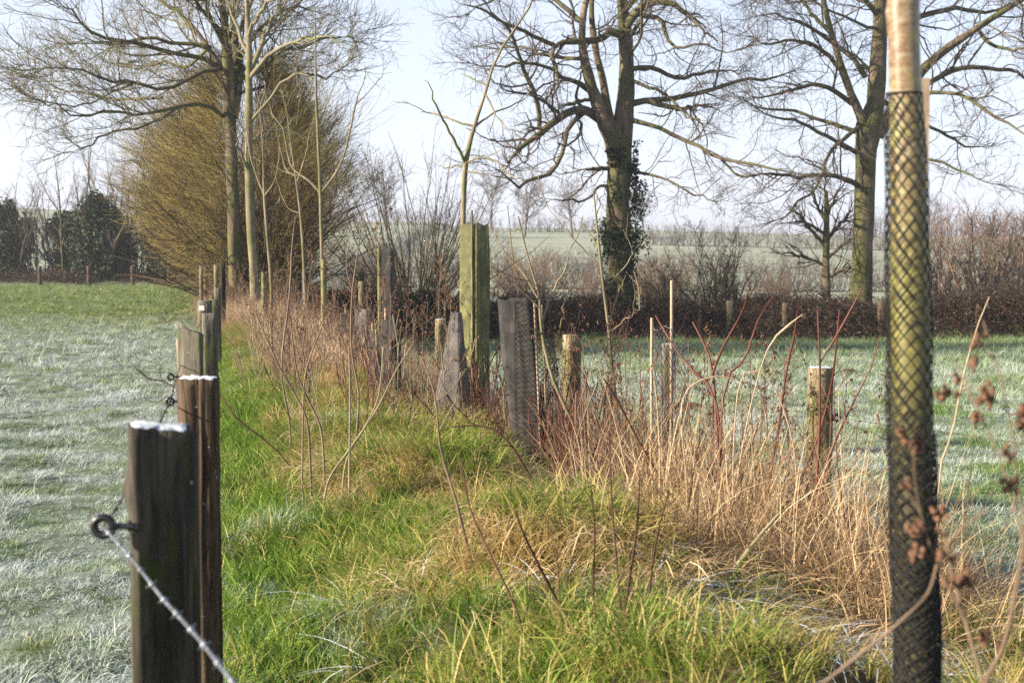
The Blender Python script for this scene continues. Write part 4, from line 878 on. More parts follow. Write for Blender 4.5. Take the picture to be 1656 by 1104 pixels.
st_l = [([(1336, 400, 6), (1310, 370, 5), (1290, 345, 4), (1278, 330, 2)], -.6), ([(1336, 390, 6), (1360, 360, 5), (1378, 335, 3)], .6), ([(1337, 360, 6), (1320, 330, 4), (1312, 300, 2)], .5), ([(1337, 350, 6), (1350, 320, 4), (1362, 300, 2)], -.5),
        ([(1336, 430, 5), (1300, 415, 4), (1262, 410, 2)], .6), ([(1336, 450, 5), (1370, 435, 4), (1400, 432, 2)], -.5), ([(1336, 420, 5), (1365, 395, 4), (1395, 380, 2)], -.8), ([(1336, 380, 5), (1300, 360, 4), (1268, 362, 2)], -.8), ([(1337, 330, 5), (1335, 300, 3), (1338, 270, 2)], .1)]
build_tree('small_tree', gb(1338, 49.5), 'small upright bare tree with a single green trunk, left beside the right oak', 'tree', st_tr, st_l, [dict(dens=8, t0=.1, ang=.7, Lf=lambda t, L: .6 + .6 * (1 - t), rf=.5, k=7, wig=.15, up=.05, rmin=.008), dict(dens=5, t0=.1, ang=.7, Lf=lambda t, L: .3 + 0 * t, rf=.6, k=4, wig=.15, up=.05, rmin=.005), dict(dens=4, t0=.1, ang=.7, Lf=lambda t, L: .2 + 0 * t, rf=.6, k=3, wig=.15, up=.05, rmin=.004)], (M['oak'], M['oaklimb'], M['twig']), 49.5)
# brown rounded shrubs on the second field edge
rs = [shrub_geo(60, 2.6, .95, shrublv(.55, 1.1), .02, 8, .1, .03, .6) for _ in range(2)]
pr = None
for k, (px, D, sc, lbl) in enumerate([(850, 70, 1.25, 'rounded brownish twiggy shrub left of the ivy covered oak trunk'), (1065, 72, 1.1, 'rounded brown shrub behind the low bush right of the ivy covered oak'), (1255, 80, .75, 'small pale brown twiggy shrub in the far field between the oaks'), (600, 75, 1.2, 'brown twiggy shrub behind the left side of the fanned bush'), (960, 76, .8, 'low brown twiggy shrub just left of the ivy covered trunk')]):
    if k < 2: t = shrub('round_shrub', px, D, lbl, 'shrub', rs[k], (M['brownshrub'], M['brownshrub']), 'brown shrubs beyond the far bank', scale=sc); pr = pr or t
    else:
        t = copy_tree(pr); b = gb(px, D); t.location = b; t.scale = (sc,) * 3; t.rotation_euler = (0, 0, k * 1.3); t['label'] = lbl
# grey bare shrubs along the hedge lines of the hill: one mixed hedgerow line each
def hedgerow(name, pts, H, n, label, mat, w=1.2):
    pts = spline(np.array(pts, float), 60); o = np.array([pts[0][0], pts[0][1], float(G(*pts[0]))]); q = rng.random(n) * 59; i = q.astype(int).clip(0, 58); u = (q - i)[:, None]
    c = pts[i] * (1 - u) + pts[i + 1] * u + rng.normal(0, w * .4, (n, 2)); hh = H * (.55 + .5 * np.array([mnoise.noise(Vector((a * .12, b * .12, 0))) * .5 + .5 for a, b in c]) + .25 * rng.random(n))
    S = np.stack([c[:, 0], c[:, 1], G(c[:, 0], c[:, 1]) - .1], 1); th = rng.random(n) * .9; a = rng.random(n) * 6.283; Dn = np.stack([np.sin(th) * np.cos(a), np.sin(th) * np.sin(a), np.cos(th)], 1)
    Pp, Rr = walk(S, Dn, hh, np.full(n, H * .014), H * .004, 6, .12, .05); g = Geo(); g.tubes(Pp, Rr, 3)
    cp, cr = offshoots(Pp, Rr, 5.5 / H * 1.6, .1, .7, lambda t, L: H * .28 + 0 * t, .6, 4, .15, .03, H * .0035); g.tubes(cp, cr, 3)
    cp, cr = offshoots(cp, cr, 9 / H, .1, .7, lambda t, L: H * .12 + 0 * t, .6, 3, .15, .03, H * .003); g.tubes(cp, cr, 3)
    ob = g.build(name, mat, None, origin=o); ob.location = o; return tag(ob, label, 'hedge')
def hx(px, D): return ((px - 828) / FPX * D, D)
hedgerow('field_hedge', [hx(560, 112), hx(900, 108), hx(1200, 104), hx(1760, 100)], 2.6, 600, 'thin bare hedge crossing the frosty fields beyond the oaks', M['fartwig'])
hedgerow('field_hedge', [hx(480, 300), hx(800, 290), hx(1000, 300)], 3.6, 300, 'faint low hedge line high on the far hill left of centre', M['fartwig'])
hedgerow('field_hedge', [hx(1050, 230), hx(1300, 225), hx(1700, 200)], 3.4, 420, 'faint low hedge line half way up the hill on the right', M['fartwig'])
hedgerow('field_hedge', [hx(1380, 360), hx(1500, 355), hx(1760, 350)], 6, 220, 'distant bluish row of trees on the horizon behind the right oak', M['fartwig'], 6)
hedgerow('field_hedge', [hx(530, 150), hx(760, 145), hx(1000, 150), hx(1350, 140)], 2.4, 300, 'grey bare hedge low on the hill behind the rounded brown shrubs', M['fartwig'])
hedgerow('field_hedge', [hx(1510, 90), hx(1600, 88), hx(1760, 85)], 5.2, 110, 'tall bare brown thicket at the far right edge beyond the bank', M['brownshrub'], 2.0)
# distant round trees on the crest
def far_tree_geo(H):
    g, g2 = Geo(), Geo(); P_, Rr = walk(np.array([[0, 0, -.3]]), np.array([[0, 0, 1.]]), np.array([H * .8]), np.array([H * .028]), H * .008, 10, .03, .05); g.tubes(P_, Rr, 6)
    cp, cr = offshoots(P_, Rr, 46 / (H * .8), .25, .8, lambda t, L: H * (.18 + .28 * np.sin(np.clip(t, 0, 1) * 2.6)), .4, 8, .14, .06, H * .004); g.tubes(cp, cr, 4)
    cp, cr = offshoots(cp, cr, 22 / H, .15, .7, lambda t, L: H * .11 + 0 * t, .6, 5, .15, .04, H * .0022); g2.tubes(cp, cr, 3)
    cp, cr = offshoots(cp, cr, 45 / H, .1, .7, lambda t, L: H * .055 + 0 * t, .7, 3, .15, .04, H * .0017); g2.tubes(cp, cr, 3); return g, g2
fg = [far_tree_geo(9.0) for _ in range(2)]; first = None
for k, (px, D, sc, lbl) in enumerate([(848, 260, 1.35, 'round crowned bare tree on the horizon, middle one of three left of the oak'), (795, 300, 1.35, 'bluish bare tree on the horizon, left one of the three by the tall green guard'), (925, 255, 1.3, 'ragged bare tree on the horizon close to the left of the ivy covered oak'), (1040, 310, 1.1, 'dim bluish tree on the horizon just right of the ivy covered oak trunk'), (625, 250, 1.5, 'dark rounded tree on the horizon behind the fanned bush'), (1505, 330, 1.0, 'dim bare tree on the horizon right of the netted trunk')]):
    if k < 2: t = shrub('distant_tree', px, D, lbl, 'tree', fg[k], (M['fartwig'], M['fartwig']), 'bare trees on the horizon', scale=sc); first = first or t
    else: t = copy_tree(first); t.location = gb(px, D); t.scale = (sc,) * 3; t.rotation_euler = (0, 0, k * 1.1); t['label'] = lbl

# ivy leaves --------------------------------------------------------------------
def leaves(g, C, size, flat=0):
    n = len(C); A = unit(rng.normal(size=(n, 3)) + np.array([0, 0, -.3])); B = unit(np.cross(A, rng.normal(size=(n, 3)))); s = size * (.6 + .8 * rng.random(n))[:, None]; g.quads(C, A * s, B * s)
g = Geo()                                         # ivy on the middle oak: a part of the tree
oc = oak.location
n = 9000; tq = rng.random(n); py_ = 500 - 260 * tq ** 1.1; a = rng.random(n) * 6.283
keep = np.array([mnoise.noise(Vector((math.cos(q) * 1.4 + 5, math.sin(q) * 1.4, w_ * .022))) for q, w_ in zip(a, py_)]) > (-.02 + .16 * (tq - .3))
base = np.array([P(1004, w_, 48.2) for w_ in py_]); rr = .46 + .18 * rng.random(n) - .04
C = base + np.stack([rr * np.cos(a), rr * np.sin(a), np.zeros(n)], 1)
leaves(g, C[keep], .055)
for cx, cy, sd, nn in [(1034, 320, 8, 170), (1028, 345, 9, 200), (985, 375, 12, 300), (1026, 385, 12, 350), (990, 400, 16, 400), (1012, 395, 18, 600), (1037, 300, 6, 100), (1022, 270, 6, 100), (1028, 235, 5, 60)]:
    c = P(cx, cy, 48.0); leaves(g, c + rng.normal(0, sd / FPX * 48, (nn, 3)), .05)
g.build('ivy', M['ivy'], oak, origin=np.array(oc))

# ivy-clad trees of the left boundary ---------------------------------------------------
def ivy_tree(px, D, lumps, H, label, nst=9, spread=.5):
    b = gb(px, D); t = thing('ivy_tree', b, label, 'tree', 'ivy covered trees at the end of the left field')
    g, g2 = shrub_geo(nst + 1, H * 1.35, spread, shrublv(.9, 1.2, 1.0), .10, 10, .1, .05, .8); g.build('stems', M['oak'], t); g2.build('twigs', M['fartwig'], t)
    gl = Geo()
    for cx, cy, rx, ry, nn in lumps:
        c = P(cx, cy, D) - b; nn = int(nn * 1.7); q = unit(rng.normal(size=(nn, 3))) * (rng.random((nn, 1)) ** .45); q *= (1 + .6 * np.array([[mnoise.noise(Vector(v_ * 2.2) + Vector((cx, cy, 0)))] for v_ in q]))
        leaves(gl, c + q * np.array([rx, rx, ry]) * 1.1 / FPX * D, .10)
    gl.build('ivy', M['ivy'], t); return t
ivy_tree(10, 84, [(15, 400, 28, 55, 2600), (12, 350, 16, 25, 700), (45, 380, 12, 30, 500), (8, 445, 38, 18, 900)], 6.4, 'ivy covered tree with twin leafy stems at the left edge of the photo')
ivy_tree(105, 84, [(105, 365, 22, 20, 900), (102, 420, 14, 38, 900), (85, 370, 10, 14, 250), (105, 450, 30, 12, 600)], 5.6, 'slimmer ivy covered tree with a bent dark crown left of the largest ivy mass', 7, .7)
ivy_tree(168, 83, [(160, 395, 44, 60, 5200), (152, 345, 22, 30, 1500), (196, 400, 22, 45, 1500), (165, 440, 44, 24, 1800), (180, 360, 20, 25, 800)], 7.0, 'largest ivy covered tree, a broad dark leafy mass with bare twigs above', 12, .7)
ivy_tree(275, 82, [(255, 392, 26, 52, 3200), (288, 420, 34, 40, 2600), (250, 370, 16, 20, 600), (305, 440, 25, 20, 900)], 5.2, 'ivy covered tree half hidden behind the left edge of the big hedge', 8, .6)
for k, (px, H) in enumerate([(60, 5.2), (140, 6.0), (225, 6.0)]):
    shrub('bare_bush', px, 85, ['open bare bush between the twin-stemmed and the bent ivy trees', 'bare bush with light grey twigs just left of the largest ivy tree', 'bare bush with crossing twigs between the largest ivy tree and the hedge'][k], 'bush', shrub_geo(20, H * 1.3, .6, shrublv(.9, 1.1, .9), .05, 10, .12, .04, .6), (M['oaklimb'], M['fartwig']))
for k, px in enumerate([65, 144, 215, 274]):
    fence_post(px, 80, 430, 6, ['fence post at the end of the left field, first from the left', 'fence post in front of the largest ivy tree', 'fence post between the largest ivy tree and the one by the hedge', 'reddish fence post in front of the ivy tree by the hedge'][k], M['postbrown'], 'fence posts at the end of the left field', cap=False, square=.3, rough=.03, rows=6, n=10)

# ---------------------------------------------------------------- the big hedge
def big_hedge():
    b = gb(390, 36); t = thing('big_hedge', b, 'tall dense bare hedge of fine olive twigs overhanging the left field', 'hedge')
    def halfw(h): return np.where(h < 3.2, .8 + 2.5 * sm(.2, 2.8, h), 3.3 * np.sqrt(np.clip(1 - ((h - 3.2) / 2.7) ** 2, .02, 1)))
    n = 2600; D = 34 + rng.random(n) ** 1.3 * 42
    s0 = rng.uniform(-.7, .7, n); S = np.stack([xc(D) + s0, D, G(xc(D) + s0, D)], 1); ang = rng.normal(0, .33, n); Dn = np.stack([np.sin(ang), rng.normal(0, .3, n) - .05, np.cos(ang)], 1)
    L = 2.2 + 2.6 * rng.random(n); Pp, Rr = walk(S, Dn, L, np.full(n, .024), .007, 9, .17, .02)
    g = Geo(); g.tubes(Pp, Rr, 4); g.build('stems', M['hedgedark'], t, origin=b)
    def whips(n, mat, name, L0, L1, r, shell, side=0):
        D = 33.5 + rng.random(n) ** 1.5 * 44; h = .6 + 5.2 * rng.random(n) ** .85; hw = halfw(h)
        sg = np.where(rng.random(n) < .5, -1, 1) if side == 0 else np.full(n, side); f = (1 - shell * rng.random(n)) * sg
        bump = 1 + .55 * np.array([mnoise.noise(Vector((d * .4, h_ * 1.1, s_))) for d, h_, s_ in zip(D, h, sg)])
        endc = sm(33.2, 36.5, D); x = xc(D) + f * hw * bump * (.35 + .65 * endc) * np.where(f > 0, .70, .80)
        S = np.stack([x, D, G(xc(D), D) + h * (.72 + .28 * bump)], 1)
        Dn = np.stack([f * .95 - .15 + rng.normal(0, .22, n), -.25 + rng.normal(0, .3, n), .38 * (.5 + h / 3) + rng.normal(0, .28, n)], 1)
        Pp, Rr = walk(S, Dn, L0 + (L1 - L0) * rng.random(n), np.full(n, r), r * .4, 5, .17, .05); g = Geo(); g.tubes(Pp, Rr, 3)
        cp, cr = offshoots(Pp, Rr, 3.2, .1, .5, lambda t, L: .28 + .2 * (1 - t), .7, 3, .12, .05, r * .45); g.tubes(cp, cr, 3)
        g.build(name, mat, t, origin=b)
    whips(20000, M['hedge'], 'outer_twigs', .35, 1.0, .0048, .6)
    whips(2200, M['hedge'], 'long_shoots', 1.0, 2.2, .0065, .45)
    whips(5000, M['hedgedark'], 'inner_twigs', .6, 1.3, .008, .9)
    # lower skirt of brushwood
    n = 3500; D = 31 + rng.random(n) * 30; s0 = rng.uniform(-1.1, 1.6, n); S = np.stack([xc(D) + s0, D, G(xc(D) + s0, D)], 1)
    Pp, Rr = walk(S, np.stack([rng.normal(0, .5, n), rng.normal(0, .5, n), np.ones(n)], 1), .5 + 1.1 * rng.random(n), np.full(n, .006), .003, 5, .15, .02); g = Geo(); g.tubes(Pp, Rr, 3); g.build('brushwood', M['brownshrub'], t, origin=b)
    # few russet leaves still hanging
    g = Geo(); n = 2600; D = 33.5 + rng.random(n) * 10; C = np.stack([xc(D) + rng.normal(.3, 1.3, n), D - .5, G(xc(D), D) + 1.2 + rng.normal(.6, .6, n)], 1); leaves(g, C, .03); g.build('dead_leaves', M['bramble'], t, origin=b)
big_hedge()

# ---------------------------------------------------------------- bramble bank across the right field
def bramble_clump():
    g = Geo(); n = 60; a = rng.random(n) * 6.283; S = np.stack([.5 * rng.normal(size=n), .4 * rng.normal(size=n), np.full(n, -.05)], 1)
    Pp, Rr = walk(S, np.stack([np.cos(a) * .8, np.sin(a) * .8, np.full(n, 1.1)], 1), .6 + .7 * rng.random(n), np.full(n, .006), .004, 8, .12, -.28); g.tubes(Pp, Rr, 3)
    C = Pp[rng.integers(0, n, 520), rng.integers(1, 8, 520)] + rng.normal(0, .06, (520, 3)); leaves(g, C, .035); return g
bc = bpy.data.collections.new('bramble_clumps')
for _ in range(4): bc.objects.link(bramble_clump().build('bramble_clump', M['bramble'], None, link=False))
n = 1500; x = rng.uniform(-8, 28, n); y = 48.2 - .02 * x + rng.normal(-.2, .85, n)
x3 = rng.uniform(-42, -11, 420); y3 = 82.8 + rng.normal(0, .8, 420); x = np.r_[x, x3]; y = np.r_[y, y3]
bn = np.array([mnoise.noise(Vector((a * .45, b * .6, 2))) + .6 * mnoise.noise(Vector((a * 1.6, b, 7))) for a, b in zip(x, y)])
scatter('bramble_bank', bc, on_ground(x, y), np.clip(.55 + 1.0 * bn + .35 * rng.random(len(x)), .15, 1.5), label='dark reddish brown brambles covering the far bank', cat='brambles')
cc = bpy.data.collections.new('bank_shoots')
for _ in range(4):
    g, g2 = shrub_geo(10, 1.5, .8, [dict(dens=5, t0=.2, ang=.6, Lf=lambda t, L: .3 + .2 * (1 - t), rf=.6, k=5, wig=.18, up=.03, rmin=.005), dict(dens=8, t0=.1, ang=.6, Lf=lambda t, L: .14 + 0 * t, rf=.7, k=3, wig=.2, up=.03, rmin=.004)], .009, 8, .16, -.02, .4)
    g.V += g2.V; g.F += [f + g.n for f in g2.F]; g.T += g2.T; cc.objects.link(g.build('bank_shoot', M['twig'], None, link=False))
x = rng.uniform(-8, 28, 75); y = 48.4 - .02 * x + rng.normal(0, .6, 75)
scatter('bank_shoots', cc, on_ground(x, y), .4 + .7 * rng.random(75), label='straggly bare shoots sticking up from the far bank', cat='shoots')
g = Geo(); n = 5000; x = rng.uniform(-4.5, -1.2, n); C = np.stack([x, 46.6 + rng.normal(0, .5, n), -1.0 + rng.random(n) * 1.2 * (1 - ((x + 2.8) / 1.9) ** 2)], 1); leaves(g, C, .05)
cbase = np.array([-2.8, 46.6, float(G(-2.8, 46.6))]); o = g.build('evergreen_bramble', M['ivy'], None, origin=cbase); o.location = cbase; tag(o, 'low dark evergreen bramble at the foot of the fanned bush', 'bush')
for k, (px, yt, w_) in enumerate([(1184, 486, 13), (1271, 490, 11), (1425, 488, 14), (1192, 462, 8), (1133, 482, 7), (1582, 492, 10), (1520, 478, 10), (585, 440, 8), (1345, 505, 9)]):
    lb = ['mossy fence post left of the leaning pair in front of the far bank', 'reddish brown fence post in the far bank between thorn bush and small tree', 'reddish fence post leaning beside the foot of the right oak', 'thin mossy stake just behind the far bank below the thorn bush', 'short thin post in the far brambles near the ivy covered oak', 'fence post in the far brambles at the far right', 'dark post right behind the netted trunk', 'dark post left of the tall grey green guard', 'low post below the small upright tree'][k]
    fence_post(px, 46.3 if k not in (3, 6) else 50.5, yt, w_, lb, M['postbrown' if k in (1, 2, 5) else 'post'], 'fence posts along the far bank', cap=False, square=.3, rough=.05, rows=8, n=12, lean=(.04 * ((k % 3) - 1), 0))

# ---------------------------------------------------------------- weeds and stems in the strip
def blob(g, C, r):
    """small knobbly lumps (octahedra rounded) at C"""
    n = len(C); oc_ = np.array([(1, 0, 0), (0, 1, 0), (-1, 0, 0), (0, -1, 0), (0, 0, 1.3), (0, 0, -1.3)], float); V = C[:, None] + (oc_[None] * (.7 + .6 * rng.random((n, 6, 1)))) * np.asarray(r).reshape(-1, 1, 1)
    F0 = np.array([(0, 1, 4, 4), (1, 2, 4, 4), (2, 3, 4, 4), (3, 0, 4, 4), (1, 0, 5, 5), (2, 1, 5, 5), (3, 2, 5, 5), (0, 3, 5, 5)])
    q = np.array([(0, 1, 4), (1, 2, 4), (2, 3, 4), (3, 0, 4), (1, 0, 5), (2, 1, 5), (3, 2, 5), (0, 3, 5)])
    # use quads: pair triangles across the equator
    Q = np.array([(0, 5, 1, 4), (1, 5, 2, 4), (2, 5, 3, 4), (3, 5, 0, 4)])
    g.add(V.reshape(-1, 3), (Q[None] + (np.arange(n) * 6)[:, None, None]).reshape(-1, 4), None)
def weed(h, nbr, lean, seeds, mat, r=.0045, ang=.6, top=.45):
    S = np.array([[0, 0, -.03]]); Pp, Rr = walk(S, np.array([[lean[0], lean[1], 1.]]), np.array([h]), np.array([r]), r * .4, 12, .05, .03); g = Geo(); g.tubes(Pp, Rr, 5)
    P14 = Pp; b, br = offshoots(P14, Rr, nbr / h, top, ang, lambda t, L: .10 + .22 * (1 - t) + .08, .6, 6, .12, .05, .0016); g.tubes(b, br, 4)
    c, cr = offshoots(b, br, 7, .3, .6, lambda t, L: .05 + 0 * t, .7, 3, .2, .03, .0011); g.tubes(c, cr, 3); g2 = None
    if seeds:
        g2 = Geo(); ends = np.concatenate([c[:, -1], b[:, -1], b[:, 3]]); m = len(ends) * seeds; C = ends[rng.integers(0, len(ends), m)] + rng.normal(0, .007, (m, 3)); blob(g2, C, .0035 + .004 * rng.random(m))
    return g, g2
protos = []
for k in range(6):
    seeds = 3 if k < 4 else 0
    protos.append((weed([1.1, 1.3, .95, 1.2, 1.2, 1.0][k], [12, 16, 10, 14, 8, 9][k], ([.1, -.15, .2, .05, -.2, .15][k], 0), seeds, None), ['brownstem', 'brownstem', 'brownstem', 'cane', 'redstem', 'greystem'][k]))
made = {}
def place_weed(k, x, y, sc, label, group, rz=None):
    b = (x, y, float(G(x, y)))
    if k not in made:
        (g, g2), mt = protos[k]; t = thing('dead_weed', b, label, 'dead weed', group); g.build('stem', M[mt], t)
        if g2: g2.build('seed_heads', M['seed'], t)
        made[k] = t
    else: t = copy_tree(made[k]); t['label'] = label; t['group'] = group; t.location = b
    t.scale = (sc,) * 3; t.rotation_euler = (0, 0, rng.random() * 6.28 if rz is None else rz); return t
LM = [('the second fence post', 319), ('the row of split posts', 345), ('the slender pale tree', 412), ('the yellowish young tree', 437), ('the left-leaning young tree', 492), ('the upswept young tree', 522), ('the pinkish grey guard', 590),
      ('the low black guard', 632), ('the narrow pale post', 712), ('the pointed grey guard', 735), ('the tall green guard', 768), ('the dark net guard', 866), ('the square sawn post', 925), ('the thin pale sapling', 990), ('the wire net sleeves', 1085), ('the dark red shrub', 1170), ('the broad arching stalks', 1250), ('the pale round post', 1328)]
used_l = {}
def weed_label(k, sc, x, y, h):
    b = np.array([x, y]); px = 828 + x / y * FPX; lm, lx = min(LM, key=lambda q: abs(q[1] - px)); side = 'left of' if px < lx - 4 else 'right of' if px > lx + 4 else 'in line with'
    size = 'tall' if h > 1.05 else 'short' if h < .78 else 'medium high'; dist = 'near' if y < 9 else 'distant' if y > 14 else ''
    look = ['brown weed with small seed heads', 'bushy brown seeded weed', 'slim brown seeded weed', 'dark seeded weed', 'reddish bare stem', 'greyish bare stem'][k]
    if dist: size = ''
    return ' '.join((size + ' ' + dist + ' ' + look + ' just ' + side + ' ' + lm).replace('just in line', 'in line').split())
HT = [1.1, 1.3, .95, 1.2, 1.2, 1.0]
def weeds(n, D0, D1, xf, ks, s0, s1, group):
    for i in range(n):
        D = rng.uniform(D0, D1); a, b_ = xf(D); best = None
        for _ in range(25):
            x = rng.uniform(a, b_); k = ks[int(rng.integers(0, len(ks)))]; sc = rng.uniform(s0, s1); lb = weed_label(k, sc, x, D, sc * HT[k])
            if lb not in used_l: break
        used_l[lb] = 1; place_weed(k, x, D, sc, lb, group)
weeds(64, 8.5, 22, lambda D: (xc(D) - .85, xc(D) + .8), [0, 1, 2, 3], .65, 1.1, 'dead weeds with seed heads along the strip')
weeds(74, 6.3, 10.5, lambda D: (RF(D) - .95, RF(D) + .1), [4, 3, 5, 4, 2], .7, 1.1, 'red and brown bare stems in the dry grass')
weeds(34, 10, 15, lambda D: (xc(D) - .3, xc(D) + 1.7), [0, 1, 2, 3, 4, 5], .55, 1.0, 'dead weeds between the guards')
# fine dead stalks too many to count
wc = bpy.data.collections.new('dead_stalks')
for _ in range(5):
    g, g2 = shrub_geo(9, .95, .45, [dict(dens=9, t0=.3, ang=.6, Lf=lambda t, L: .16 + .12 * (1 - t), rf=.6, k=5, wig=.15, up=.04, rmin=.0012), dict(dens=14, t0=.2, ang=.6, Lf=lambda t, L: .05 + 0 * t, rf=.7, k=3, wig=.2, up=.03, rmin=.0011)], .003, 9, .08, .03, .12)
    V = np.concatenate(g.V); Rk = g; g.V += g2.V; g.F += [f + g.n for f in g2.F]; g.T += g2.T; wc.objects.link(g.build('dead_stalk', M[['brownstem', 'redstem', 'cane', 'brownstem', 'greystem'][_]], None, link=False))
x, y = region(46, 9.5, 30, lambda D: (xc(D) - .7, xc(D) + .7)); x3, y3 = region(80, 6.8, 13, lambda D: (RF(D) - 1.2, RF(D) + .1)); x4, y4 = region(90, 15, 34, lambda D: (xc(D) - .9, xc(D) + 1.3))
x = np.r_[x, x3, x4]; y = np.r_[y, y3, y4]
scatter('dead_stalks', wc, on_ground(x, y), .42 + .55 * rng.random(len(x)), label='tangle of fine dead brown stalks filling the strip between the guards', cat='stalks')
# traced individual stems
def stem_obj(name, traces, D, label, mat, cat='stem', lv=None, dd=0, k=18, ground=True):
    b = P(traces[0][0][0], traces[0][0][1], D); t = thing(name, b, label, cat); g = Geo(); Ps, Rs = [], []
    starts = [P(tr[0][0], tr[0][1], D) for tr in traces]; joints = [P(q[0], q[1], D) for tr in traces for q in tr[1:]]
    for i, tr in enumerate(traces):
        if min([np.linalg.norm(starts[i] - q) for q in joints]) > .06 and ground:
            zg = starts[i]; hgt = zg[2] - float(G(zg[0], zg[1]))
            if hgt > .02: tr = [(tr[0][0] + (tr[0][0] - tr[1][0]) * .3, tr[0][1] + hgt / D * FPX, tr[0][2])] + list(tr)
        p, r = limb(tr, D, k, dd * (1 if i % 2 else -1)); r = r * .78; g.tubes(p, np.maximum(r, .0009), 6); Ps.append(p); Rs.append(r)
    if lv:
        c, cr = offshoots(np.array(Ps), np.array(Rs), lv, .3, .6, lambda t, L: .07 + .08 * (1 - t), .6, 5, .12, .04, .0012); g.tubes(c, cr, 4)
    g.build('stalk', mat, t, origin=b); return t
stem_obj('woody_stem', [[(812, 1075, 7), (790, 1000, 7), (769, 930, 7), (750, 860, 7), (734, 797, 6), (716, 740, 6), (709, 700, 5), (705, 649, 4), (695, 610, 4), (680, 575, 3)], [(705, 649, 3), (730, 630, 3), (752, 600, 2)], [(709, 700, 4), (730, 660, 3), (745, 640, 2)]], 5.6, 'long thin reddish brown stem curving up left through the bright grass in the foreground centre', M['brownstem'], lv=3)
stem_obj('fallen_branch', [[(877, 818, 9), (862, 782, 8), (845, 750, 7), (828, 722, 6), (800, 695, 5), (770, 688, 4), (730, 690, 3)], [(828, 722, 4), (810, 700, 3), (795, 670, 2)]], 7.2, 'dark crooked twig arching over the grass below the dark net guard', M['cane'], lv=4)
stem_obj('woody_stem', [[(565, 752, 5), (566, 690, 5), (566, 620, 4), (564, 560, 3)], [(532, 775, 5), (570, 720, 5), (610, 660, 4), (640, 600, 3), (665, 560, 2)], [(560, 745, 4), (590, 690, 4), (612, 640, 3), (620, 560, 2)]], 7.6, 'three pale thin canes crossing left of the low black guard', M['greystem'])
stem_obj('bramble_cane', [[(352, 655, 4), (385, 680, 4), (420, 705, 4), (450, 730, 3), (468, 752, 3)]], 6.2, 'thin dark cane poking right from behind the second fence post', M['cane'])
stem_obj('bramble_cane', [[(282, 625, 3), (262, 616, 3), (240, 612, 2.5), (225, 600, 2)], [(270, 640, 3), (255, 650, 2), (240, 648, 2)], [(262, 616, 2), (258, 600, 2)]], 4.6, 'small dark dead twig with thorns left of the second fence post', M['cane'], lv=16, ground=False)
stem_obj('woody_stem', [[(960, 1100, 7), (925, 1020, 7), (880, 930, 6), (850, 870, 5), (835, 830, 3)], [(850, 1090, 6), (840, 1000, 6), (795, 900, 5), (760, 820, 4), (745, 740, 3)], [(1000, 1100, 6), (1015, 960, 6), (1030, 850, 5), (1035, 760, 3)], [(1010, 1090, 6), (1000, 940, 5), (990, 820, 4), (985, 700, 3)], [(975, 1090, 5), (960, 960, 5), (962, 860, 4), (955, 780, 3)], [(900, 1090, 5), (905, 980, 4), (900, 900, 3), (885, 840, 2)], [(1040, 1090, 5), (1050, 960, 5), (1062, 870, 4), (1080, 800, 3)]], 4.5, 'clump of thin greenish brown upright stems at the bottom edge near the middle', M['cane'], lv=3, dd=.25)
stem_obj('fallen_branch', [[(1110, 990, 11), (1150, 960, 10), (1190, 915, 9), (1225, 870, 8), (1260, 830, 6)], [(1180, 925, 6), (1215, 905, 4), (1240, 905, 3)]], 5.6, 'thick grey brown stick leaning up right through the base of the dry grass', M['greystem'])
stem_obj('red_shrub', [[(1092, 820, 6), (1060, 760, 6), (1025, 698, 5), (1000, 650, 5), (976, 612, 3)], [(1168, 820, 7), (1160, 700, 7), (1152, 600, 6), (1140, 560, 4), (1120, 520, 3)], [(1152, 605, 6), (1170, 560, 5), (1200, 505, 4), (1210, 470, 3)], [(1170, 640, 5), (1205, 580, 5), (1225, 520, 4), (1250, 480, 3)], [(1240, 820, 6), (1258, 700, 6), (1272, 600, 5), (1285, 540, 4), (1290, 500, 3)], [(1160, 660, 5), (1120, 600, 5), (1090, 560, 4), (1060, 510, 3)], [(1290, 800, 6), (1325, 700, 5), (1345, 620, 5), (1352, 560, 4), (1358, 500, 3)]], 7.0, 'dark red branching shrub in the dry grass left of the pale round post', M['redstem'], lv=3.5, dd=.3)
stem_obj('red_shrub', [[(1330, 790, 5), (1348, 720, 5), (1380, 650, 4), (1410, 590, 3), (1422, 545, 2)], [(1320, 800, 6), (1325, 700, 6), (1326, 600, 5), (1324, 540, 4), (1322, 500, 3)], [(1324, 590, 4), (1360, 530, 4), (1392, 470, 3), (1394, 465, 2)]], 6.5, 'red stems crossing in front of the pale round post', M['redstem'], lv=2)
stem_obj('arching_stalk', [[(1190, 800, 3), (1205, 700, 3), (1222, 625, 3), (1240, 568, 3), (1258, 540, 5), (1272, 528, 7), (1288, 518, 4), (1298, 508, 2)], [(1185, 790, 3), (1188, 690, 3), (1195, 625, 3), (1210, 596, 3), (1240, 608, 3), (1265, 655, 3), (1283, 720, 3), (1290, 790, 2)], [(1110, 780, 3), (1102, 690, 3), (1104, 645, 3), (1122, 620, 3), (1160, 608, 3), (1205, 618, 2)]], 6.6, 'pale straw stalks with a flag leaf, arching beside the dark red shrub', M['stakepale'])
stem_obj('dry_stalk', [[(1518, 790, 4), (1540, 700, 4), (1560, 600, 4), (1580, 530, 3), (1600, 480, 2)]], 4.2, 'single straw coloured stalk leaning right just beside the netted trunk', M['stakepale'])
stem_obj('tall_cane', [[(463, 900, 0.1 + 3), (462, 820, 4), (470, 700, 4), (455, 600, 4), (468, 480, 4), (472, 400, 3), (478, 350, 2)]], 9.5, 'tall thin cane with tangled seed heads in front of the strip hedge saplings', M['brownstem'], lv=3)
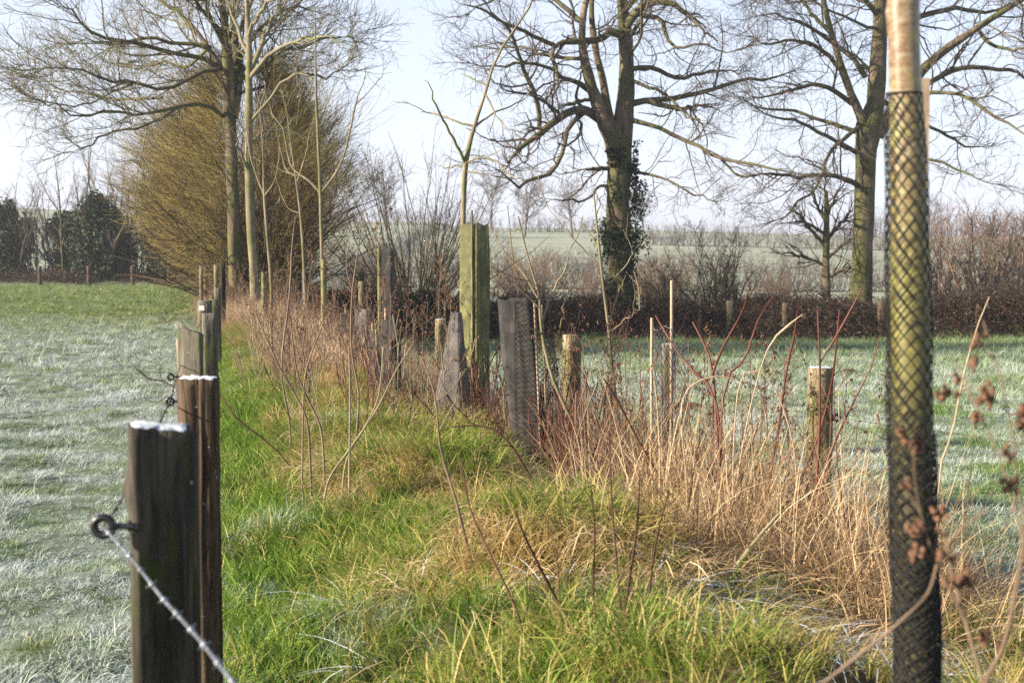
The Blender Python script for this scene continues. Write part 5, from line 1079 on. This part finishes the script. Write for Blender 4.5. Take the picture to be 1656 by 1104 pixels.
stem_obj('tall_cane', [[(575, 720, 5), (580, 640, 5), (568, 560, 4), (570, 470, 4), (580, 400, 3), (585, 340, 2)], [(570, 470, 3), (560, 430, 2), (565, 390, 2)]], 9.0, 'tall brown cane with seed clusters directly left of the low mesh guards', M['brownstem'], lv=4)
stem_obj('woody_stem', [[(498, 690, 5), (478, 640, 5), (450, 590, 4), (430, 545, 4), (410, 500, 3)], [(520, 700, 5), (500, 650, 5), (480, 600, 4), (470, 520, 3)], [(490, 680, 4), (495, 600, 4), (520, 530, 3)]], 8.0, 'dark bare stems fanning up left at the verge edge', M['brownstem'], lv=5)
# near blurred weed on the right
def near_weed():
    D = 1.9; b = gb(1640, D); t = thing('seeded_weed', b, 'blurred brown dead weed with clustered seed heads in the near right corner', 'dead weed')
    trs = [[(1620, 1500, 14), (1632, 1200, 12), (1590, 1120, 11), (1625, 1040, 11), (1645, 940, 10), (1660, 860, 7)], [(1640, 960, 8), (1655, 880, 7), (1680, 800, 6)], [(1592, 1110, 9), (1560, 1000, 8), (1540, 930, 7), (1525, 850, 5)],
           [(1560, 1000, 6), (1530, 940, 6), (1500, 870, 5), (1480, 780, 4), (1478, 690, 3)], [(1655, 880, 5), (1630, 780, 5), (1600, 700, 4), (1570, 640, 4), (1548, 590, 3)], [(1655, 880, 5), (1645, 760, 4), (1625, 640, 4), (1605, 570, 4), (1590, 520, 3)],
           [(1640, 740, 4), (1660, 690, 4), (1680, 640, 3)], [(1450, 1010, 0.1 + 8), (1500, 960, 8), (1520, 900, 7), (1550, 860, 6), (1600, 820, 4)], [(1300, 1130, 10), (1400, 1050, 9), (1450, 1010, 8)]]
    g = Geo(); g2 = Geo(); Ps = []
    for i, tr in enumerate(trs):
        p, r = limb(tr, D, 18, [-.1, .1, .05, -.05, .15, .0, .1, .0, .0][i]); g.tubes(p, np.maximum(r * .72, .001), 7); Ps.append((p, r))
    Pn = np.array([q[0] for q in Ps[2:7]]); Rn = np.array([q[1] for q in Ps[2:7]])
    c, cr = offshoots(Pn, Rn, 26, .2, .7, lambda t, L: .03 + 0 * t, .6, 4, .15, .02, .0009); g.tubes(c, cr, 4)
    ends = c[:, -1]; m = len(ends) * 9; C = ends[rng.integers(0, len(ends), m)] + rng.normal(0, .0055, (m, 3)); blob(g2, C, .003 + .0035 * rng.random(m))
    g.build('stem', M['brownstem'], t, origin=b); g2.build('seed_heads', M['seed'], t, origin=b)
near_weed()

# molehills in the right field
for k, (px, py, D, lbl) in enumerate([(1375, 598, 27, 'small brown molehill in the right field just right of the pale round post'), (1120, 640, 19, 'small dark molehill in the right field behind the tall dry grass')]):
    b = gb(px, D); V = [(0, 0, .12)]; nn = 26
    for r in range(1, 8):
        for i in range(nn):
            a = 2 * math.pi * i / nn; q = r / 7 * .26 * (1 + .2 * mnoise.noise(Vector((math.cos(a) * 2, math.sin(a) * 2, k)))); V.append((math.cos(a) * q, math.sin(a) * q, .12 * math.cos(r / 7 * 1.5) + .025 * mnoise.noise(Vector((math.cos(a) * q * 22, math.sin(a) * q * 22, r + k * 5))) - (.03 if r == 7 else 0)))
    g = Geo(); F = [(0, 1 + i, 1 + (i + 1) % nn, 1 + (i + 2) % nn) for i in range(0, nn, 2)] + [(1 + r * nn + i, 1 + r * nn + (i + 1) % nn, 1 + (r + 1) * nn + (i + 1) % nn, 1 + (r + 1) * nn + i) for r in range(6) for i in range(nn)]
    g.add(V, F); o = g.build('molehill', M['postbrown'], None); o.location = b; tag(o, lbl, 'molehill')
# ---------------------------------------------------------------- haze
def haze():
    g = Geo(); zb, zt = -17.0, 26.0; g.box((-3700, -40, zb), (3700, 3600, zt)); m, n, l, out = newmat('haze')
    v = n.new('ShaderNodeVolumePrincipled'); v.inputs['Density'].default_value = .0006; v.inputs['Color'].default_value = (.86, .90, 1, 1); v.inputs['Anisotropy'].default_value = .3; l.new(v.outputs[0], out.inputs['Volume'])
    o = g.build('haze', m, None, smooth=False); tag(o, 'thin pale winter morning haze over the fields', 'haze', None, 'stuff')
haze()
